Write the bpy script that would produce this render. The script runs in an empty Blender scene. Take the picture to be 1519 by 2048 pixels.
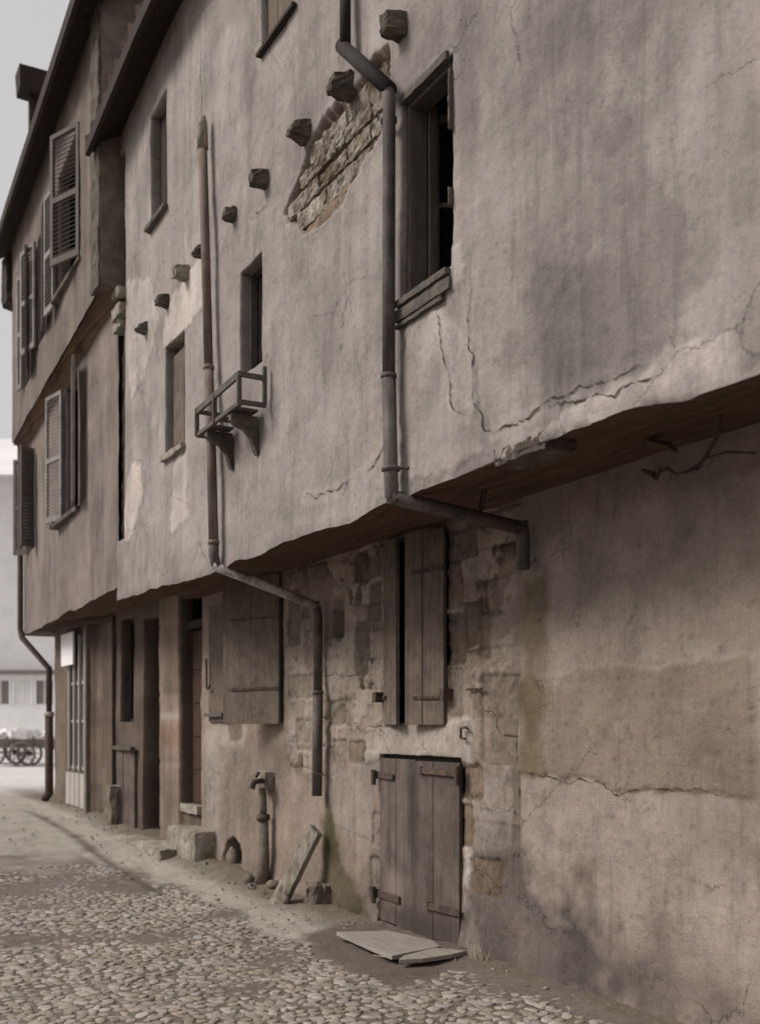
import bpy, math, random
import numpy as np
from mathutils import Vector, Matrix
random.seed(7); rng = np.random.default_rng(7)
R = math.radians
scn = bpy.context.scene

# ------------------------------------------------------------------ camera, sky, sun, exposure
FPX, CX, HY, EYE = 2100.0, 735.0, 1450.0, 1.6       # survey of the photograph: focal length, optical axis, horizon
ANG = math.atan(0.55); SA, CA = math.sin(ANG), math.cos(ANG)
cam = bpy.data.cameras.new('camera'); co = bpy.data.objects.new('camera', cam)
scn.collection.objects.link(co); scn.camera = co
cam.sensor_fit = 'HORIZONTAL'; cam.sensor_width = 36
cam.lens = 36 * FPX / 1519; cam.shift_x = (759.5 - CX) / 1519; cam.shift_y = (HY - 1024) / 1519
co.location = (0, 0, EYE)
co.rotation_euler = (R(90), 0, math.atan2(CA, SA))
cam.clip_end = 2000
cam.dof.use_dof = True; cam.dof.focus_distance = 6.9; cam.dof.aperture_fstop = 2.2

SUN_EL, SUN_AZ = 42.0, (-0.38, -0.925)               # sun veiled by cloud, above the open far end of the street
w = bpy.data.worlds.new('World'); scn.world = w; w.use_nodes = True
nt = w.node_tree; nt.nodes.clear()
sky = nt.nodes.new('ShaderNodeTexSky'); sky.sky_type = 'NISHITA'; sky.sun_disc = False
sky.sun_elevation = R(SUN_EL); sky.sun_rotation = math.atan2(SUN_AZ[0], SUN_AZ[1])
sky.air_density = 1.0; sky.dust_density = 4.0
hs = nt.nodes.new('ShaderNodeHueSaturation'); hs.inputs['Saturation'].default_value = 0.16
ov = nt.nodes.new('ShaderNodeMixRGB'); ov.inputs[0].default_value = 0.72; ov.inputs[2].default_value = (6.7, 6.45, 6.45, 1)
bg = nt.nodes.new('ShaderNodeBackground'); bg.inputs[1].default_value = 0.060
out = nt.nodes.new('ShaderNodeOutputWorld')
nt.links.new(sky.outputs[0], hs.inputs['Color']); nt.links.new(hs.outputs[0], ov.inputs[1])
nt.links.new(ov.outputs[0], bg.inputs[0]); nt.links.new(bg.outputs[0], out.inputs[0])
sl = bpy.data.lights.new('sun', 'SUN'); sl.energy = 1.8; sl.angle = R(24); sl.color = (1, .945, .885)
so = bpy.data.objects.new('sun', sl); scn.collection.objects.link(so)
sd = Vector((SUN_AZ[0] * math.cos(R(SUN_EL)), SUN_AZ[1] * math.cos(R(SUN_EL)), math.sin(R(SUN_EL))))
so.rotation_euler = sd.to_track_quat('Z', 'Y').to_euler()
scn.view_settings.view_transform = 'Standard'; scn.view_settings.look = 'None'
scn.view_settings.gamma = 1; scn.view_settings.exposure = 0.80

# ------------------------------------------------------------------ survey helpers
def ray(px):
    c = (px - CX) / FPX
    return -CA + SA * c, SA + CA * c
# facade planes: y = y0 + k * (-11.5 - x)
UP, LO = (3.2, 0.0), (4.16, 0.0)                     # near house: jettied wall, ground wall
B1, B2, BG = (3.2, 0.048), (3.0, 0.048), (4.16, -0.038)   # far house: first floor, second floor, ground wall
def Y(pl, x): return pl[0] + pl[1] * (-11.5 - x)
def on(pl, px, py, n=0.0):
    """wall coordinates (x, z) of a surveyed point on a facade plane"""
    dx, dy = ray(px); y0 = pl[0] + n
    Z = (y0 - 11.5 * pl[1]) / (dy + pl[1] * dx)
    return Z * dx, EYE + (HY - py) / FPX * Z
def X(pl, px, n=0.0): return on(pl, px, HY, n)[0]
def gz(x, y):
    x = np.asarray(x, float); y = np.asarray(y, float)
    t = np.clip((-x - 10) / 8.5, 0, 1); t = t * t * (3 - 2 * t)
    bank = np.clip((y - 3.45) / .6, 0, 1) * np.clip((-x - 8.8) / 2, 0, 1) * .07
    return 0.29 * t + bank * np.clip((-18.5 - x) / -2, 0, 1) + 0.0 * y
def on_ground(px, py, z=0.0):
    dx, dy = ray(px); Z = (EYE - z) * FPX / (py - HY)
    return Z * dx, Z * dy

# ------------------------------------------------------------------ noise (numpy)
def _h(i, j, s):
    v = np.sin(i * 127.1 + j * 311.7 + s * 74.7) * 43758.5453
    return v - np.floor(v)
def vn(x, y, s=0):
    i, j = np.floor(x), np.floor(y); fx, fy = x - i, y - j
    fx = fx * fx * (3 - 2 * fx); fy = fy * fy * (3 - 2 * fy)
    return (_h(i, j, s) * (1 - fx) + _h(i + 1, j, s) * fx) * (1 - fy) + (_h(i, j + 1, s) * (1 - fx) + _h(i + 1, j + 1, s) * fx) * fy
def fbm(x, y, s=0, o=4):
    r = 0; a = .5; t = 0
    for k in range(o):
        r = r + a * vn(x * 2 ** k, y * 2 ** k, s + k * 13); t += a; a *= .55
    return r / t
def sdf_poly(px, pz, poly):
    """signed distance to polygon, negative inside"""
    d = np.full(px.shape, 1e9); ins = np.zeros(px.shape, bool); n = len(poly)
    for i in range(n):
        ax, az = poly[i]; bx, bz = poly[(i + 1) % n]
        ex, ez = bx - ax, bz - az; wx, wz = px - ax, pz - az
        t = np.clip((wx * ex + wz * ez) / (ex * ex + ez * ez + 1e-12), 0, 1)
        d = np.minimum(d, (wx - ex * t) ** 2 + (wz - ez * t) ** 2)
        c = ((az <= pz) & (bz > pz)) | ((bz <= pz) & (az > pz))
        xi = ax + (pz - az) / (bz - az if abs(bz - az) > 1e-9 else 1e-9) * ex
        ins ^= c & (px < xi)
    d = np.sqrt(d); return np.where(ins, -d, d)
def d_line(px, pz, pts):
    d = np.full(px.shape, 1e9)
    for (ax, az), (bx, bz) in zip(pts[:-1], pts[1:]):
        ex, ez = bx - ax, bz - az; wx, wz = px - ax, pz - az
        t = np.clip((wx * ex + wz * ez) / (ex * ex + ez * ez + 1e-12), 0, 1)
        d = np.minimum(d, (wx - ex * t) ** 2 + (wz - ez * t) ** 2)
    return np.sqrt(d)
def sm(d, wdt): return np.clip(.5 - d / wdt, 0, 1)

# ------------------------------------------------------------------ materials
def newmat(name, rough=.9, spec=.2):
    m = bpy.data.materials.new(name); m.use_nodes = True
    b = m.node_tree.nodes['Principled BSDF']; b.inputs['Roughness'].default_value = rough
    b.inputs['Specular IOR Level'].default_value = spec
    return m, m.node_tree, b
def N(t, k, **kw):
    n = t.nodes.new(k)
    for a, v in kw.items():
        if a in n.inputs: n.inputs[a].default_value = v
        else: setattr(n, a, v)
    return n
def noise(t, scale, detail=6, vec=None, stretch=None, rough=.6):
    g = N(t, 'ShaderNodeNewGeometry'); src = g.outputs['Position']
    if stretch:
        mp = N(t, 'ShaderNodeMapping'); mp.inputs['Scale'].default_value = stretch
        t.links.new(src, mp.inputs['Vector']); src = mp.outputs[0]
    n = N(t, 'ShaderNodeTexNoise'); n.inputs['Scale'].default_value = scale
    n.inputs['Detail'].default_value = detail; n.inputs['Roughness'].default_value = rough
    t.links.new(src, n.inputs['Vector']); return n
def ramp(t, src, stops):
    r = N(t, 'ShaderNodeValToRGB'); e = r.color_ramp.elements
    while len(e) < len(stops): e.new(.5)
    for q, (p, c) in zip(e, stops):
        q.position = p; q.color = (c, c, c, 1) if not isinstance(c, tuple) else (*c, 1)
    t.links.new(src, r.inputs[0]); return r.outputs[0]
def mul(t, a, b, f=1.0, mode='MULTIPLY'):
    m = N(t, 'ShaderNodeMixRGB', blend_type=mode); m.inputs[0].default_value = f
    t.links.new(a, m.inputs[1]); t.links.new(b, m.inputs[2]); return m.outputs[0]
def bump(t, b, pairs):
    prev = None
    for src, s, d in pairs:
        n = N(t, 'ShaderNodeBump'); n.inputs['Strength'].default_value = s; n.inputs['Distance'].default_value = d
        t.links.new(src, n.inputs['Height'])
        if prev: t.links.new(prev, n.inputs['Normal'])
        prev = n.outputs[0]
    t.links.new(prev, b.inputs['Normal'])
def plaster_mat(name, grit=1.0, tone=(1, 1, 1)):
    m, t, b = newmat(name, .95, .1)
    a = N(t, 'ShaderNodeAttribute'); a.attribute_name = 'Col'
    rgb = N(t, 'ShaderNodeRGB'); rgb.outputs[0].default_value = (*tone, 1)
    n1 = noise(t, 1.6, 8); n2 = noise(t, 26, 9, rough=.8); n3 = noise(t, 7, 8, stretch=(1.8, 1.8, .14), rough=.7); n4 = noise(t, 130, 3, rough=.8)
    c = mul(t, a.outputs['Color'], rgb.outputs[0])
    c = mul(t, c, ramp(t, n1.outputs[0], [(.32, .74), (.5, .98), (.66, 1.14)]))
    c = mul(t, c, ramp(t, n2.outputs[0], [(.30, .58), (.44, .93), (.56, 1.0), (.7, 1.16)]))
    c = mul(t, c, ramp(t, n3.outputs[0], [(.34, .80), (.46, .98), (.75, 1.06)]))
    c = mul(t, c, ramp(t, n4.outputs[0], [(.32, .76), (.45, 1.0), (.68, 1.10)]))
    # thin coats that have flaked away in ragged patches
    fl = noise(t, 2.7, 14, rough=.68); fm = ramp(t, fl.outputs[0], [(.555, 0.0), (.568, 1.0)])
    c = mul(t, c, ramp(t, fl.outputs[0], [(.40, 1.06), (.412, 1.0), (.545, 1.0), (.557, .84), (.572, .90), (.66, 1.04)]))
    # hairline cracks
    g = N(t, 'ShaderNodeNewGeometry'); dn = noise(t, 5, 6, rough=.7); mx = N(t, 'ShaderNodeMixRGB', blend_type='LINEAR_LIGHT'); mx.inputs[0].default_value = .10
    t.links.new(g.outputs['Position'], mx.inputs[1]); t.links.new(dn.outputs['Color'], mx.inputs[2])
    vo = N(t, 'ShaderNodeTexVoronoi'); vo.feature = 'DISTANCE_TO_EDGE'; vo.inputs['Scale'].default_value = 1.35; t.links.new(mx.outputs[0], vo.inputs['Vector'])
    line = ramp(t, vo.outputs['Distance'], [(.0, .35), (.007, 1.0)])
    msk = ramp(t, noise(t, 1.1, 4).outputs[0], [(.50, 0.0), (.56, 1.0)])
    mm = N(t, 'ShaderNodeMixRGB', blend_type='MULTIPLY'); t.links.new(msk, mm.inputs[0]); t.links.new(c, mm.inputs[1]); t.links.new(line, mm.inputs[2]); c = mm.outputs[0]
    t.links.new(c, b.inputs['Base Color'])
    bump(t, b, [(n2.outputs[0], .42 * grit, .013), (n4.outputs[0], .6 * grit, .006), (fm, -.5, .006), (noise(t, 5, 5).outputs[0], .12, .05)])
    return m
def solid(name, col, rough=.85, scale=9, amp=.35, stretch=None, spec=.2, metal=0, bumps=.3, fine=80, dist=.01, col2=None):
    m, t, b = newmat(name, rough, spec); b.inputs['Metallic'].default_value = metal
    rgb = N(t, 'ShaderNodeRGB'); rgb.outputs[0].default_value = (*col, 1)
    base = rgb.outputs[0]
    if col2:
        mx = N(t, 'ShaderNodeMixRGB'); mx.inputs[2].default_value = (*col2, 1); t.links.new(base, mx.inputs[1])
        t.links.new(ramp(t, noise(t, scale * .45, 6, rough=.7).outputs[0], [(.42, 0.0), (.62, 1.0)]), mx.inputs[0]); base = mx.outputs[0]
    n1 = noise(t, scale, 7, stretch=stretch, rough=.7); n2 = noise(t, fine, 4, stretch=stretch)
    c = mul(t, base, ramp(t, n1.outputs[0], [(.28, 1 - amp), (.5, 1.0), (.72, 1 + amp * .6)]))
    c = mul(t, c, ramp(t, n2.outputs[0], [(.3, 1 - amp * .5), (.65, 1 + amp * .25)]))
    t.links.new(c, b.inputs['Base Color'])
    bump(t, b, [(n1.outputs[0], bumps, dist), (n2.outputs[0], bumps, dist * .4)])
    return m
M = {}
M['plaster'] = plaster_mat('old_lime_plaster', 1.0, (.875, .815, .785))
M['masonry'] = plaster_mat('stained_plaster_and_stone', 1.4, (.875, .815, .785))
M['crack'] = solid('crack_shadow_earth', (.055, .042, .034), 1, bumps=0)
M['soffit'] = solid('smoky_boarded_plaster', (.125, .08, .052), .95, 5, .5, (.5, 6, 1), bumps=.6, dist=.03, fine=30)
M['joist'] = solid('weathered_joist', (.085, .068, .054), .95, 12, .5, (3, .6, 3), bumps=.6, dist=.02, fine=60, col2=(.15, .13, .108))
M['grey_wood'] = solid('grey_weathered_boards', (.155, .122, .098), .9, 14, .38, (3, 3, .14), bumps=.5, dist=.008, fine=70, col2=(.105, .083, .068))
M['door_wood'] = solid('dirty_plank_door', (.088, .067, .058), .9, 5, .45, (3, 3, .12), bumps=.5, dist=.008, fine=60, col2=(.14, .112, .098))
M['frame_wood'] = solid('window_frame_wood', (.125, .105, .088), .9, 14, .4, (3, 3, .14), bumps=.5, dist=.006, col2=(.085, .08, .075))
M['dark_wood'] = solid('dark_brown_wood', (.038, .029, .025), .9, 12, .4, (3, 3, .2), bumps=.4, dist=.008)
M['red_wood'] = solid('brown_painted_door', (.060, .034, .025), .8, 8, .4, (3, 3, .2), bumps=.3, dist=.006)
M['louvre'] = solid('louvre_paint', (.26, .242, .225), .85, 10, .35, (3, 3, .3), bumps=.3, dist=.004, col2=(.17, .155, .145))
M['louvre_dull'] = solid('louvre_paint_dull', (.13, .115, .102), .85, 10, .35, (3, 3, .3), bumps=.3, dist=.004)
M['terracotta'] = solid('rusty_brown_pipe', (.14, .105, .085), .75, 7, .45, (4, 4, .5), bumps=.35, dist=.006, col2=(.19, .155, .135))
M['zinc'] = solid('dull_zinc_pipe', (.075, .064, .058), .75, 8, .5, (4, 4, .5), spec=.25, bumps=.3, dist=.004, col2=(.13, .11, .098))
M['zinc_light'] = solid('highlight_zinc', (.55, .51, .48), .5, 10, .5, (1, 1, 1), spec=.5, bumps=.3, dist=.003, col2=(.15, .13, .12))  # pale colour stands in for the highlight along the slanting pipe
M['zinc_dark'] = solid('shaded_zinc', (.026, .023, .022), .8, 8, .4, spec=.15, bumps=.3, dist=.003)  # darker copy of the zinc, shading of the top pipes put into its colour
M['iron'] = solid('rusted_iron', (.06, .045, .04), .8, 20, .5, bumps=.5, dist=.004, col2=(.11, .075, .055))
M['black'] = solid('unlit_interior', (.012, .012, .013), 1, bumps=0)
M['white_paint'] = solid('chipped_white_paint', (.38, .35, .32), .8, 9, .3, (3, 3, .3), bumps=.2, dist=.003)
M['stone'] = solid('weathered_sandstone', (.19, .158, .13), .95, 6, .35, bumps=.7, dist=.03, fine=45, col2=(.13, .108, .085))
M['pale_stone'] = solid('pale_limestone', (.34, .305, .265), .95, 7, .35, bumps=.7, dist=.02, fine=45, col2=(.17, .15, .11))
M['tile'] = solid('roof_tile', (.10, .065, .05), .95, 6, .5, bumps=.6, dist=.03)
M['board'] = solid('trodden_board', (.27, .24, .21), .9, 10, .3, (.4, 3, 3), bumps=.4, dist=.006, fine=70)
M['far_wall'] = solid('far_limewash', (.72, .705, .70), .95, 1.2, .12, bumps=.1)
M['far_white'] = solid('far_white_limewash', (.86, .85, .85), .95, 1.2, .08, bumps=.1)
M['far_dark'] = solid('far_shutter', (.20, .18, .165), .9, 4, .2, bumps=.1)
M['cart_wood'] = solid('cart_wood', (.17, .14, .12), .9, 8, .4, bumps=.3, dist=.01)
M['weed'] = solid('dry_weed', (.35, .32, .25), .9, 20, .3, bumps=.1)
M['glass'] = solid('dusty_pane', (.03, .032, .035), .25, 6, .3, spec=.6, bumps=.05)
def stained(src, name, spots):
    """copy of a material with dirt smears of their own shape: spots = (x, z, rx, rz, colour)"""
    m = M[src].copy(); m.name = name; t = m.node_tree; b = t.nodes['Principled BSDF']; c = b.inputs['Base Color'].links[0].from_socket
    g = N(t, 'ShaderNodeNewGeometry'); nz_ = noise(t, 9, 8, stretch=(1, 1, .4), rough=.7)
    for x, z, rx, rz, col in spots:
        mp = N(t, 'ShaderNodeMapping'); mp.vector_type = 'POINT'; mp.inputs['Location'].default_value = (-x / rx, 0, -z / rz); mp.inputs['Scale'].default_value = (1 / rx, 0, 1 / rz)
        t.links.new(g.outputs['Position'], mp.inputs['Vector']); L = N(t, 'ShaderNodeVectorMath', operation='LENGTH'); t.links.new(mp.outputs[0], L.inputs[0])
        ad = N(t, 'ShaderNodeMath', operation='ADD'); t.links.new(L.outputs['Value'], ad.inputs[0]); t.links.new(nz_.outputs[0], ad.inputs[1])
        f = ramp(t, ad.outputs[0], [(.0, .9), (.55, .85), (.98, 0.0)]) if False else None
        mr = N(t, 'ShaderNodeMapRange'); mr.inputs[1].default_value = .75; mr.inputs[2].default_value = 1.6; mr.inputs[3].default_value = .85; mr.inputs[4].default_value = 0
        t.links.new(ad.outputs[0], mr.inputs[0]); mx = N(t, 'ShaderNodeMixRGB'); mx.inputs[2].default_value = (*col, 1)
        t.links.new(mr.outputs[0], mx.inputs[0]); t.links.new(c, mx.inputs[1]); c = mx.outputs[0]
    t.links.new(c, b.inputs['Base Color']); M[name] = m
def ground_mat():
    m, t, b = newmat('street_dirt', .97, .1)
    a = N(t, 'ShaderNodeAttribute'); a.attribute_name = 'Col'
    n1 = noise(t, 2.2, 9, rough=.7); n2 = noise(t, 30, 8, rough=.75)
    vo = N(t, 'ShaderNodeTexVoronoi'); vo.inputs['Scale'].default_value = 17; g = N(t, 'ShaderNodeNewGeometry'); t.links.new(g.outputs[0], vo.inputs['Vector'])
    c = mul(t, a.outputs['Color'], ramp(t, n1.outputs[0], [(.3, .78), (.5, 1.0), (.7, 1.12)]))
    c = mul(t, c, ramp(t, n2.outputs[0], [(.3, .72), (.5, 1.0), (.7, 1.16)]))
    c = mul(t, c, ramp(t, vo.outputs['Distance'], [(.0, 1.06), (.6, .9)]))
    t.links.new(c, b.inputs['Base Color'])
    bump(t, b, [(n2.outputs[0], .7, .02), (vo.outputs['Distance'], -.3, .02), (n1.outputs[0], .4, .05)])
    return m
M['ground'] = ground_mat()
def cobble_mat():
    m, t, b = newmat('river_cobble', .85, .25)
    a = N(t, 'ShaderNodeAttribute'); a.attribute_name = 'Col'; n2 = noise(t, 40, 6, rough=.7); n1 = noise(t, 1.1, 5)
    c = mul(t, a.outputs['Color'], ramp(t, n2.outputs[0], [(.3, .75), (.6, 1.1)]))
    c = mul(t, c, ramp(t, n1.outputs[0], [(.35, .86), (.6, 1.05)]))
    t.links.new(c, b.inputs['Base Color']); bump(t, b, [(n2.outputs[0], .5, .006)]); return m
M['cobble'] = cobble_mat()

# ------------------------------------------------------------------ objects
def prop(o, label=None, cat=None, group=None, kind=None):
    for k, v in (('label', label), ('category', cat), ('group', group), ('kind', kind)):
        if v: o[k] = v
    return o
def thing(name, loc, label, cat, group=None):
    o = bpy.data.objects.new(name, None); scn.collection.objects.link(o); o.location = loc; o.empty_display_size = .2
    return prop(o, label, cat, group)
def wloc(o):
    v = Vector((0, 0, 0))
    while o: v += o.location; o = o.parent
    return v
def link(name, V, F, mat, parent=None, smooth=False, col=None, bevel=0, label=None):
    V = np.asarray(V, float); c = (V.min(0) + V.max(0)) / 2
    me = bpy.data.meshes.new(name); me.from_pydata((V - c).tolist(), [], F if isinstance(F, list) else F.tolist())
    me.update()
    if col is not None:
        ca = me.color_attributes.new('Col', 'FLOAT_COLOR', 'POINT')
        cc = np.ones((len(V), 4)); cc[:, :3] = col; ca.data.foreach_set('color', cc.ravel())
    me.materials.append(M[mat])
    if smooth: me.polygons.foreach_set('use_smooth', [True] * len(me.polygons))
    o = bpy.data.objects.new(name, me); scn.collection.objects.link(o)
    if parent: o.parent = parent
    o.location = Vector(c) - (wloc(parent) if parent else Vector((0, 0, 0)))
    if bevel:
        bv = o.modifiers.new('edge', 'BEVEL'); bv.width = bevel; bv.segments = 2; bv.limit_method = 'ANGLE'
    if label: o['label'] = label
    return o
class MB:
    def __init__(s): s.V = []; s.F = []
    def add(s, V, F):
        n = len(s.V); s.V += [tuple(map(float, v)) for v in V]; s.F += [tuple(i + n for i in f) for f in F]; return s
    def box(s, a, b, Mx=None, jit=0):
        (x0, y0, z0), (x1, y1, z1) = a, b
        v = [Vector(p) for p in ((x0, y0, z0), (x1, y0, z0), (x1, y1, z0), (x0, y1, z0), (x0, y0, z1), (x1, y0, z1), (x1, y1, z1), (x0, y1, z1))]
        if jit: v = [p + Vector((random.uniform(-jit, jit), random.uniform(-jit, jit), random.uniform(-jit, jit))) for p in v]
        if Mx is not None: v = [Mx @ p for p in v]
        f = [(0, 3, 2, 1), (4, 5, 6, 7), (0, 1, 5, 4), (1, 2, 6, 5), (2, 3, 7, 6), (3, 0, 4, 7)]
        return s.add(v, f)
    def tube(s, pts, r, n=14, closed_ends=True, wob=0):
        pts = [Vector(p) for p in pts]; m = len(pts); rs = r if isinstance(r, (list, tuple)) else [r] * m
        rings = []
        up0 = None
        for i, p in enumerate(pts):
            d = ((pts[min(i + 1, m - 1)] - p).normalized() + (p - pts[max(i - 1, 0)]).normalized())
            d = d.normalized() if d.length > 1e-6 else Vector((0, 0, 1))
            if up0 is None:
                ref = Vector((0, 1, 0)) if abs(d.y) < .8 else Vector((1, 0, 0))
                up0 = (ref - d * ref.dot(d)).normalized()
            else: up0 = (up0 - d * up0.dot(d)).normalized()
            sd_ = d.cross(up0)
            k = 1.0
            if 0 < i < m - 1:
                dd = (pts[i + 1] - p).normalized().dot((p - pts[i - 1]).normalized()); k = 1 / max(.75, math.sqrt(max(.01, (1 + dd) / 2)))
            rings.append([p + (up0 * math.cos(2 * math.pi * j / n) + sd_ * math.sin(2 * math.pi * j / n)) * rs[i] * (1 + (k - 1) * .5) * (1 + random.uniform(-wob, wob)) for j in range(n)])
        V = [q for g in rings for q in g]; F = []
        for i in range(m - 1):
            for j in range(n):
                F.append((i * n + j, i * n + (j + 1) % n, (i + 1) * n + (j + 1) % n, (i + 1) * n + j))
        if closed_ends: F.append(tuple(range(n))[::-1]); F.append(tuple((m - 1) * n + j for j in range(n)))
        return s.add(V, F)
    def rough(s, a, b, div, amp, seed=0, Mx=None, taper=None):
        """box with subdivided, roughly hewn faces"""
        a = np.array(a, float); b = np.array(b, float); base = len(s.V); idx = {}; V = []; F = []
        nx, ny, nz = div
        def vid(i, j, k):
            key = (i, j, k)
            if key not in idx:
                p = a + (b - a) * np.array([i / nx, j / ny, k / nz]); c = (a + b) / 2
                q = rng.normal(0, amp, 3)
                corner = sum((i in (0, nx), j in (0, ny), k in (0, nz)))
                if corner >= 2: p = p - np.sign(p - c) * min(abs(b - a)) * .014 * corner
                p = p + q
                if taper: p = np.array(taper(p))
                v = Vector(p);  v = Mx @ v if Mx is not None else v
                idx[key] = len(V); V.append(v)
            return idx[key]
        for i in range(nx):
            for j in range(ny):
                F.append((vid(i, j, 0), vid(i, j + 1, 0), vid(i + 1, j + 1, 0), vid(i + 1, j, 0)))
                F.append((vid(i, j, nz), vid(i + 1, j, nz), vid(i + 1, j + 1, nz), vid(i, j + 1, nz)))
        for i in range(nx):
            for k in range(nz):
                F.append((vid(i, 0, k), vid(i + 1, 0, k), vid(i + 1, 0, k + 1), vid(i, 0, k + 1)))
                F.append((vid(i, ny, k), vid(i, ny, k + 1), vid(i + 1, ny, k + 1), vid(i + 1, ny, k)))
        for j in range(ny):
            for k in range(nz):
                F.append((vid(0, j, k), vid(0, j, k + 1), vid(0, j + 1, k + 1), vid(0, j + 1, k)))
                F.append((vid(nx, j, k), vid(nx, j + 1, k), vid(nx, j + 1, k + 1), vid(nx, j, k + 1)))
        return s.add(V, F)
    def build(s, name, mat, parent=None, smooth=False, bevel=0, label=None): return link(name, s.V, s.F, mat, parent, smooth, None, bevel, label)

def lines(a, b, zones, extra):
    """grid lines from a to b; zones = [(upto, step)...]; extra = edges to pass through"""
    L = [a]; cur = a
    for upto, st in zones:
        n = max(1, int(round((upto - cur) / st))); L += list(np.linspace(cur, upto, n + 1)[1:]); cur = upto
    L = [v for v in L if all(abs(v - e) > .006 for e in extra)] + [e for e in extra if a <= e <= b]
    return np.array(sorted(set(round(v, 5) for v in L)))
def wall(name, pl, xs, zs, holes, disp, paint, mat, parent, warp=.012, zlow=None):
    """one sheet of masonry following the facade plane, with real openings and their reveals.
    holes: (x0, x1, z0, z1, depth)"""
    Xg, Zg = np.meshgrid(xs, zs, indexing='ij'); nx, nz = Xg.shape
    keep = np.ones((nx - 1, nz - 1), bool); xc = (xs[1:] + xs[:-1]) / 2; zc = (zs[1:] + zs[:-1]) / 2
    hid = -np.ones((nx - 1, nz - 1), int)
    for h, (x0, x1, z0, z1, dp) in enumerate(holes):
        mk = ((xc > x0) & (xc < x1))[:, None] & ((zc > z0) & (zc < z1))[None, :]; keep[mk] = False; hid[mk] = h
    col = paint(Xg.ravel(), Zg.ravel()); D = disp(Xg.ravel(), Zg.ravel())
    wx = (fbm(Xg * 5, Zg * 5, 31, 3) - .5) * 2 * warp; wz = (fbm(Xg * 5, Zg * 5, 57, 3) - .5) * 2 * warp
    Zw = Zg + wz
    if zlow is not None:
        t = np.clip(1 - (Zg - zs[0]) / .25, 0, 1); Zw = Zg + wz * (1 - t) + zlow(Xg) * t
    Xw = Xg + wx
    V = np.stack([Xw.ravel(), Y(pl, Xg.ravel()) + D, Zw.ravel()], 1)
    I = np.arange(nx * nz).reshape(nx, nz)
    q = np.stack([I[:-1, :-1], I[1:, :-1], I[1:, 1:], I[:-1, 1:]], -1)[keep]
    F = q.tolist(); V = V.tolist(); C = col.tolist()
    for i in range(nx - 1):
        for k in range(nz - 1):
            if hid[i, k] < 0: continue
            dp = holes[hid[i, k]][4]
            for (ii, kk, e) in ((i - 1, k, (I[i, k], I[i, k + 1])), (i + 1, k, (I[i + 1, k + 1], I[i + 1, k])), (i, k - 1, (I[i + 1, k], I[i, k])), (i, k + 1, (I[i, k + 1], I[i + 1, k + 1]))):
                if 0 <= ii < nx - 1 and 0 <= kk < nz - 1 and keep[ii, kk]:
                    n = len(V); prev = list(e); cp = np.array([C[e[0]], C[e[1]]]) * .93
                    for sgm in (dp * .35, dp):
                        n = len(V)
                        for a_, base in zip((0, 1), e):
                            p = V[base]; V.append([p[0] + rng.normal(0, .0015), p[1] + sgm, p[2]]); C.append(cp[a_].tolist())
                        F.append([prev[0], n, n + 1, prev[1]]); prev = [n, n + 1]
    return link(name, V, F, mat, parent, True, np.array(C))
def frame(x, y, z, ang):
    """local +x along the wall toward the viewer (east), rotated about z; local +y inward"""
    return Matrix.Translation((x, y, z)) @ Matrix.Rotation(ang, 4, 'Z')
def planks(mb, w_, h, th, n, Mx, gap=.004, ragged=0.0, topr=0.0):
    cuts = np.linspace(0, w_, n + 1); cuts[1:-1] += rng.uniform(-.02, .02, max(0, n - 1))
    for i in range(n):
        zb = random.uniform(0, ragged); zt = h - random.uniform(0, topr); off = random.uniform(-.003, .003)
        mb.box((cuts[i] + (gap if i else 0), off, zb), (cuts[i + 1], th + off, zt), Mx)
def louvre(parent, name, Mx, w_, h, mat, n1=None, sgn=1, th=.035):
    """louvred leaf: stiles, rails and angled slats. hinge at local x=0, runs to sgn*w"""
    mb = MB(); s = .055
    def b(x0, x1, z0, z1, y0=0, y1=th):
        xa, xb = sorted((sgn * x0, sgn * x1)); mb.box((xa, y0, z0), (xb, y1, z1), Mx)
    b(0, s, 0, h); b(w_ - s, w_, 0, h); b(s, w_ - s, 0, s * 1.5); b(s, w_ - s, h - s, h); mid = h * .47; b(s, w_ - s, mid, mid + s * 1.2)
    for za, zb in ((s * 1.5, mid), (mid + s * 1.2, h - s)):
        n = max(3, int((zb - za) / .052))
        for i in range(n):
            zc_ = za + (i + .5) * (zb - za) / n
            Ms = Mx @ Matrix.Translation((sgn * w_ / 2, th / 2, zc_)) @ Matrix.Rotation(R(38), 4, 'X')
            mb.box((-(w_ / 2 - s), -.026, -.005), (w_ / 2 - s, .026, .005), Ms)
    return mb.build(name, mat, parent)
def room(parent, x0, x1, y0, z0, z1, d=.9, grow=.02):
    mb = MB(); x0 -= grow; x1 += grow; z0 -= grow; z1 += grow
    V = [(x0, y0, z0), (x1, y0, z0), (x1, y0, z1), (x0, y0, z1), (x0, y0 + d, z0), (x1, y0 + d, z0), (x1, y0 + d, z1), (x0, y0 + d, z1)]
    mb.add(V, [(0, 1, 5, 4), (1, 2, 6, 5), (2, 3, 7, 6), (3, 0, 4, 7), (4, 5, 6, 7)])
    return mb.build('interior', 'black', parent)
def boxframe(mb, x0, x1, z0, z1, y0, y1, s, bottom=True):
    mb.box((x0, y0, z0), (x0 + s, y1, z1)); mb.box((x1 - s, y0, z0), (x1, y1, z1))
    mb.box((x0 + s, y0, z1 - s), (x1 - s, y1, z1))
    if bottom: mb.box((x0 + s, y0, z0), (x1 - s, y1, z0 + s))

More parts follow.
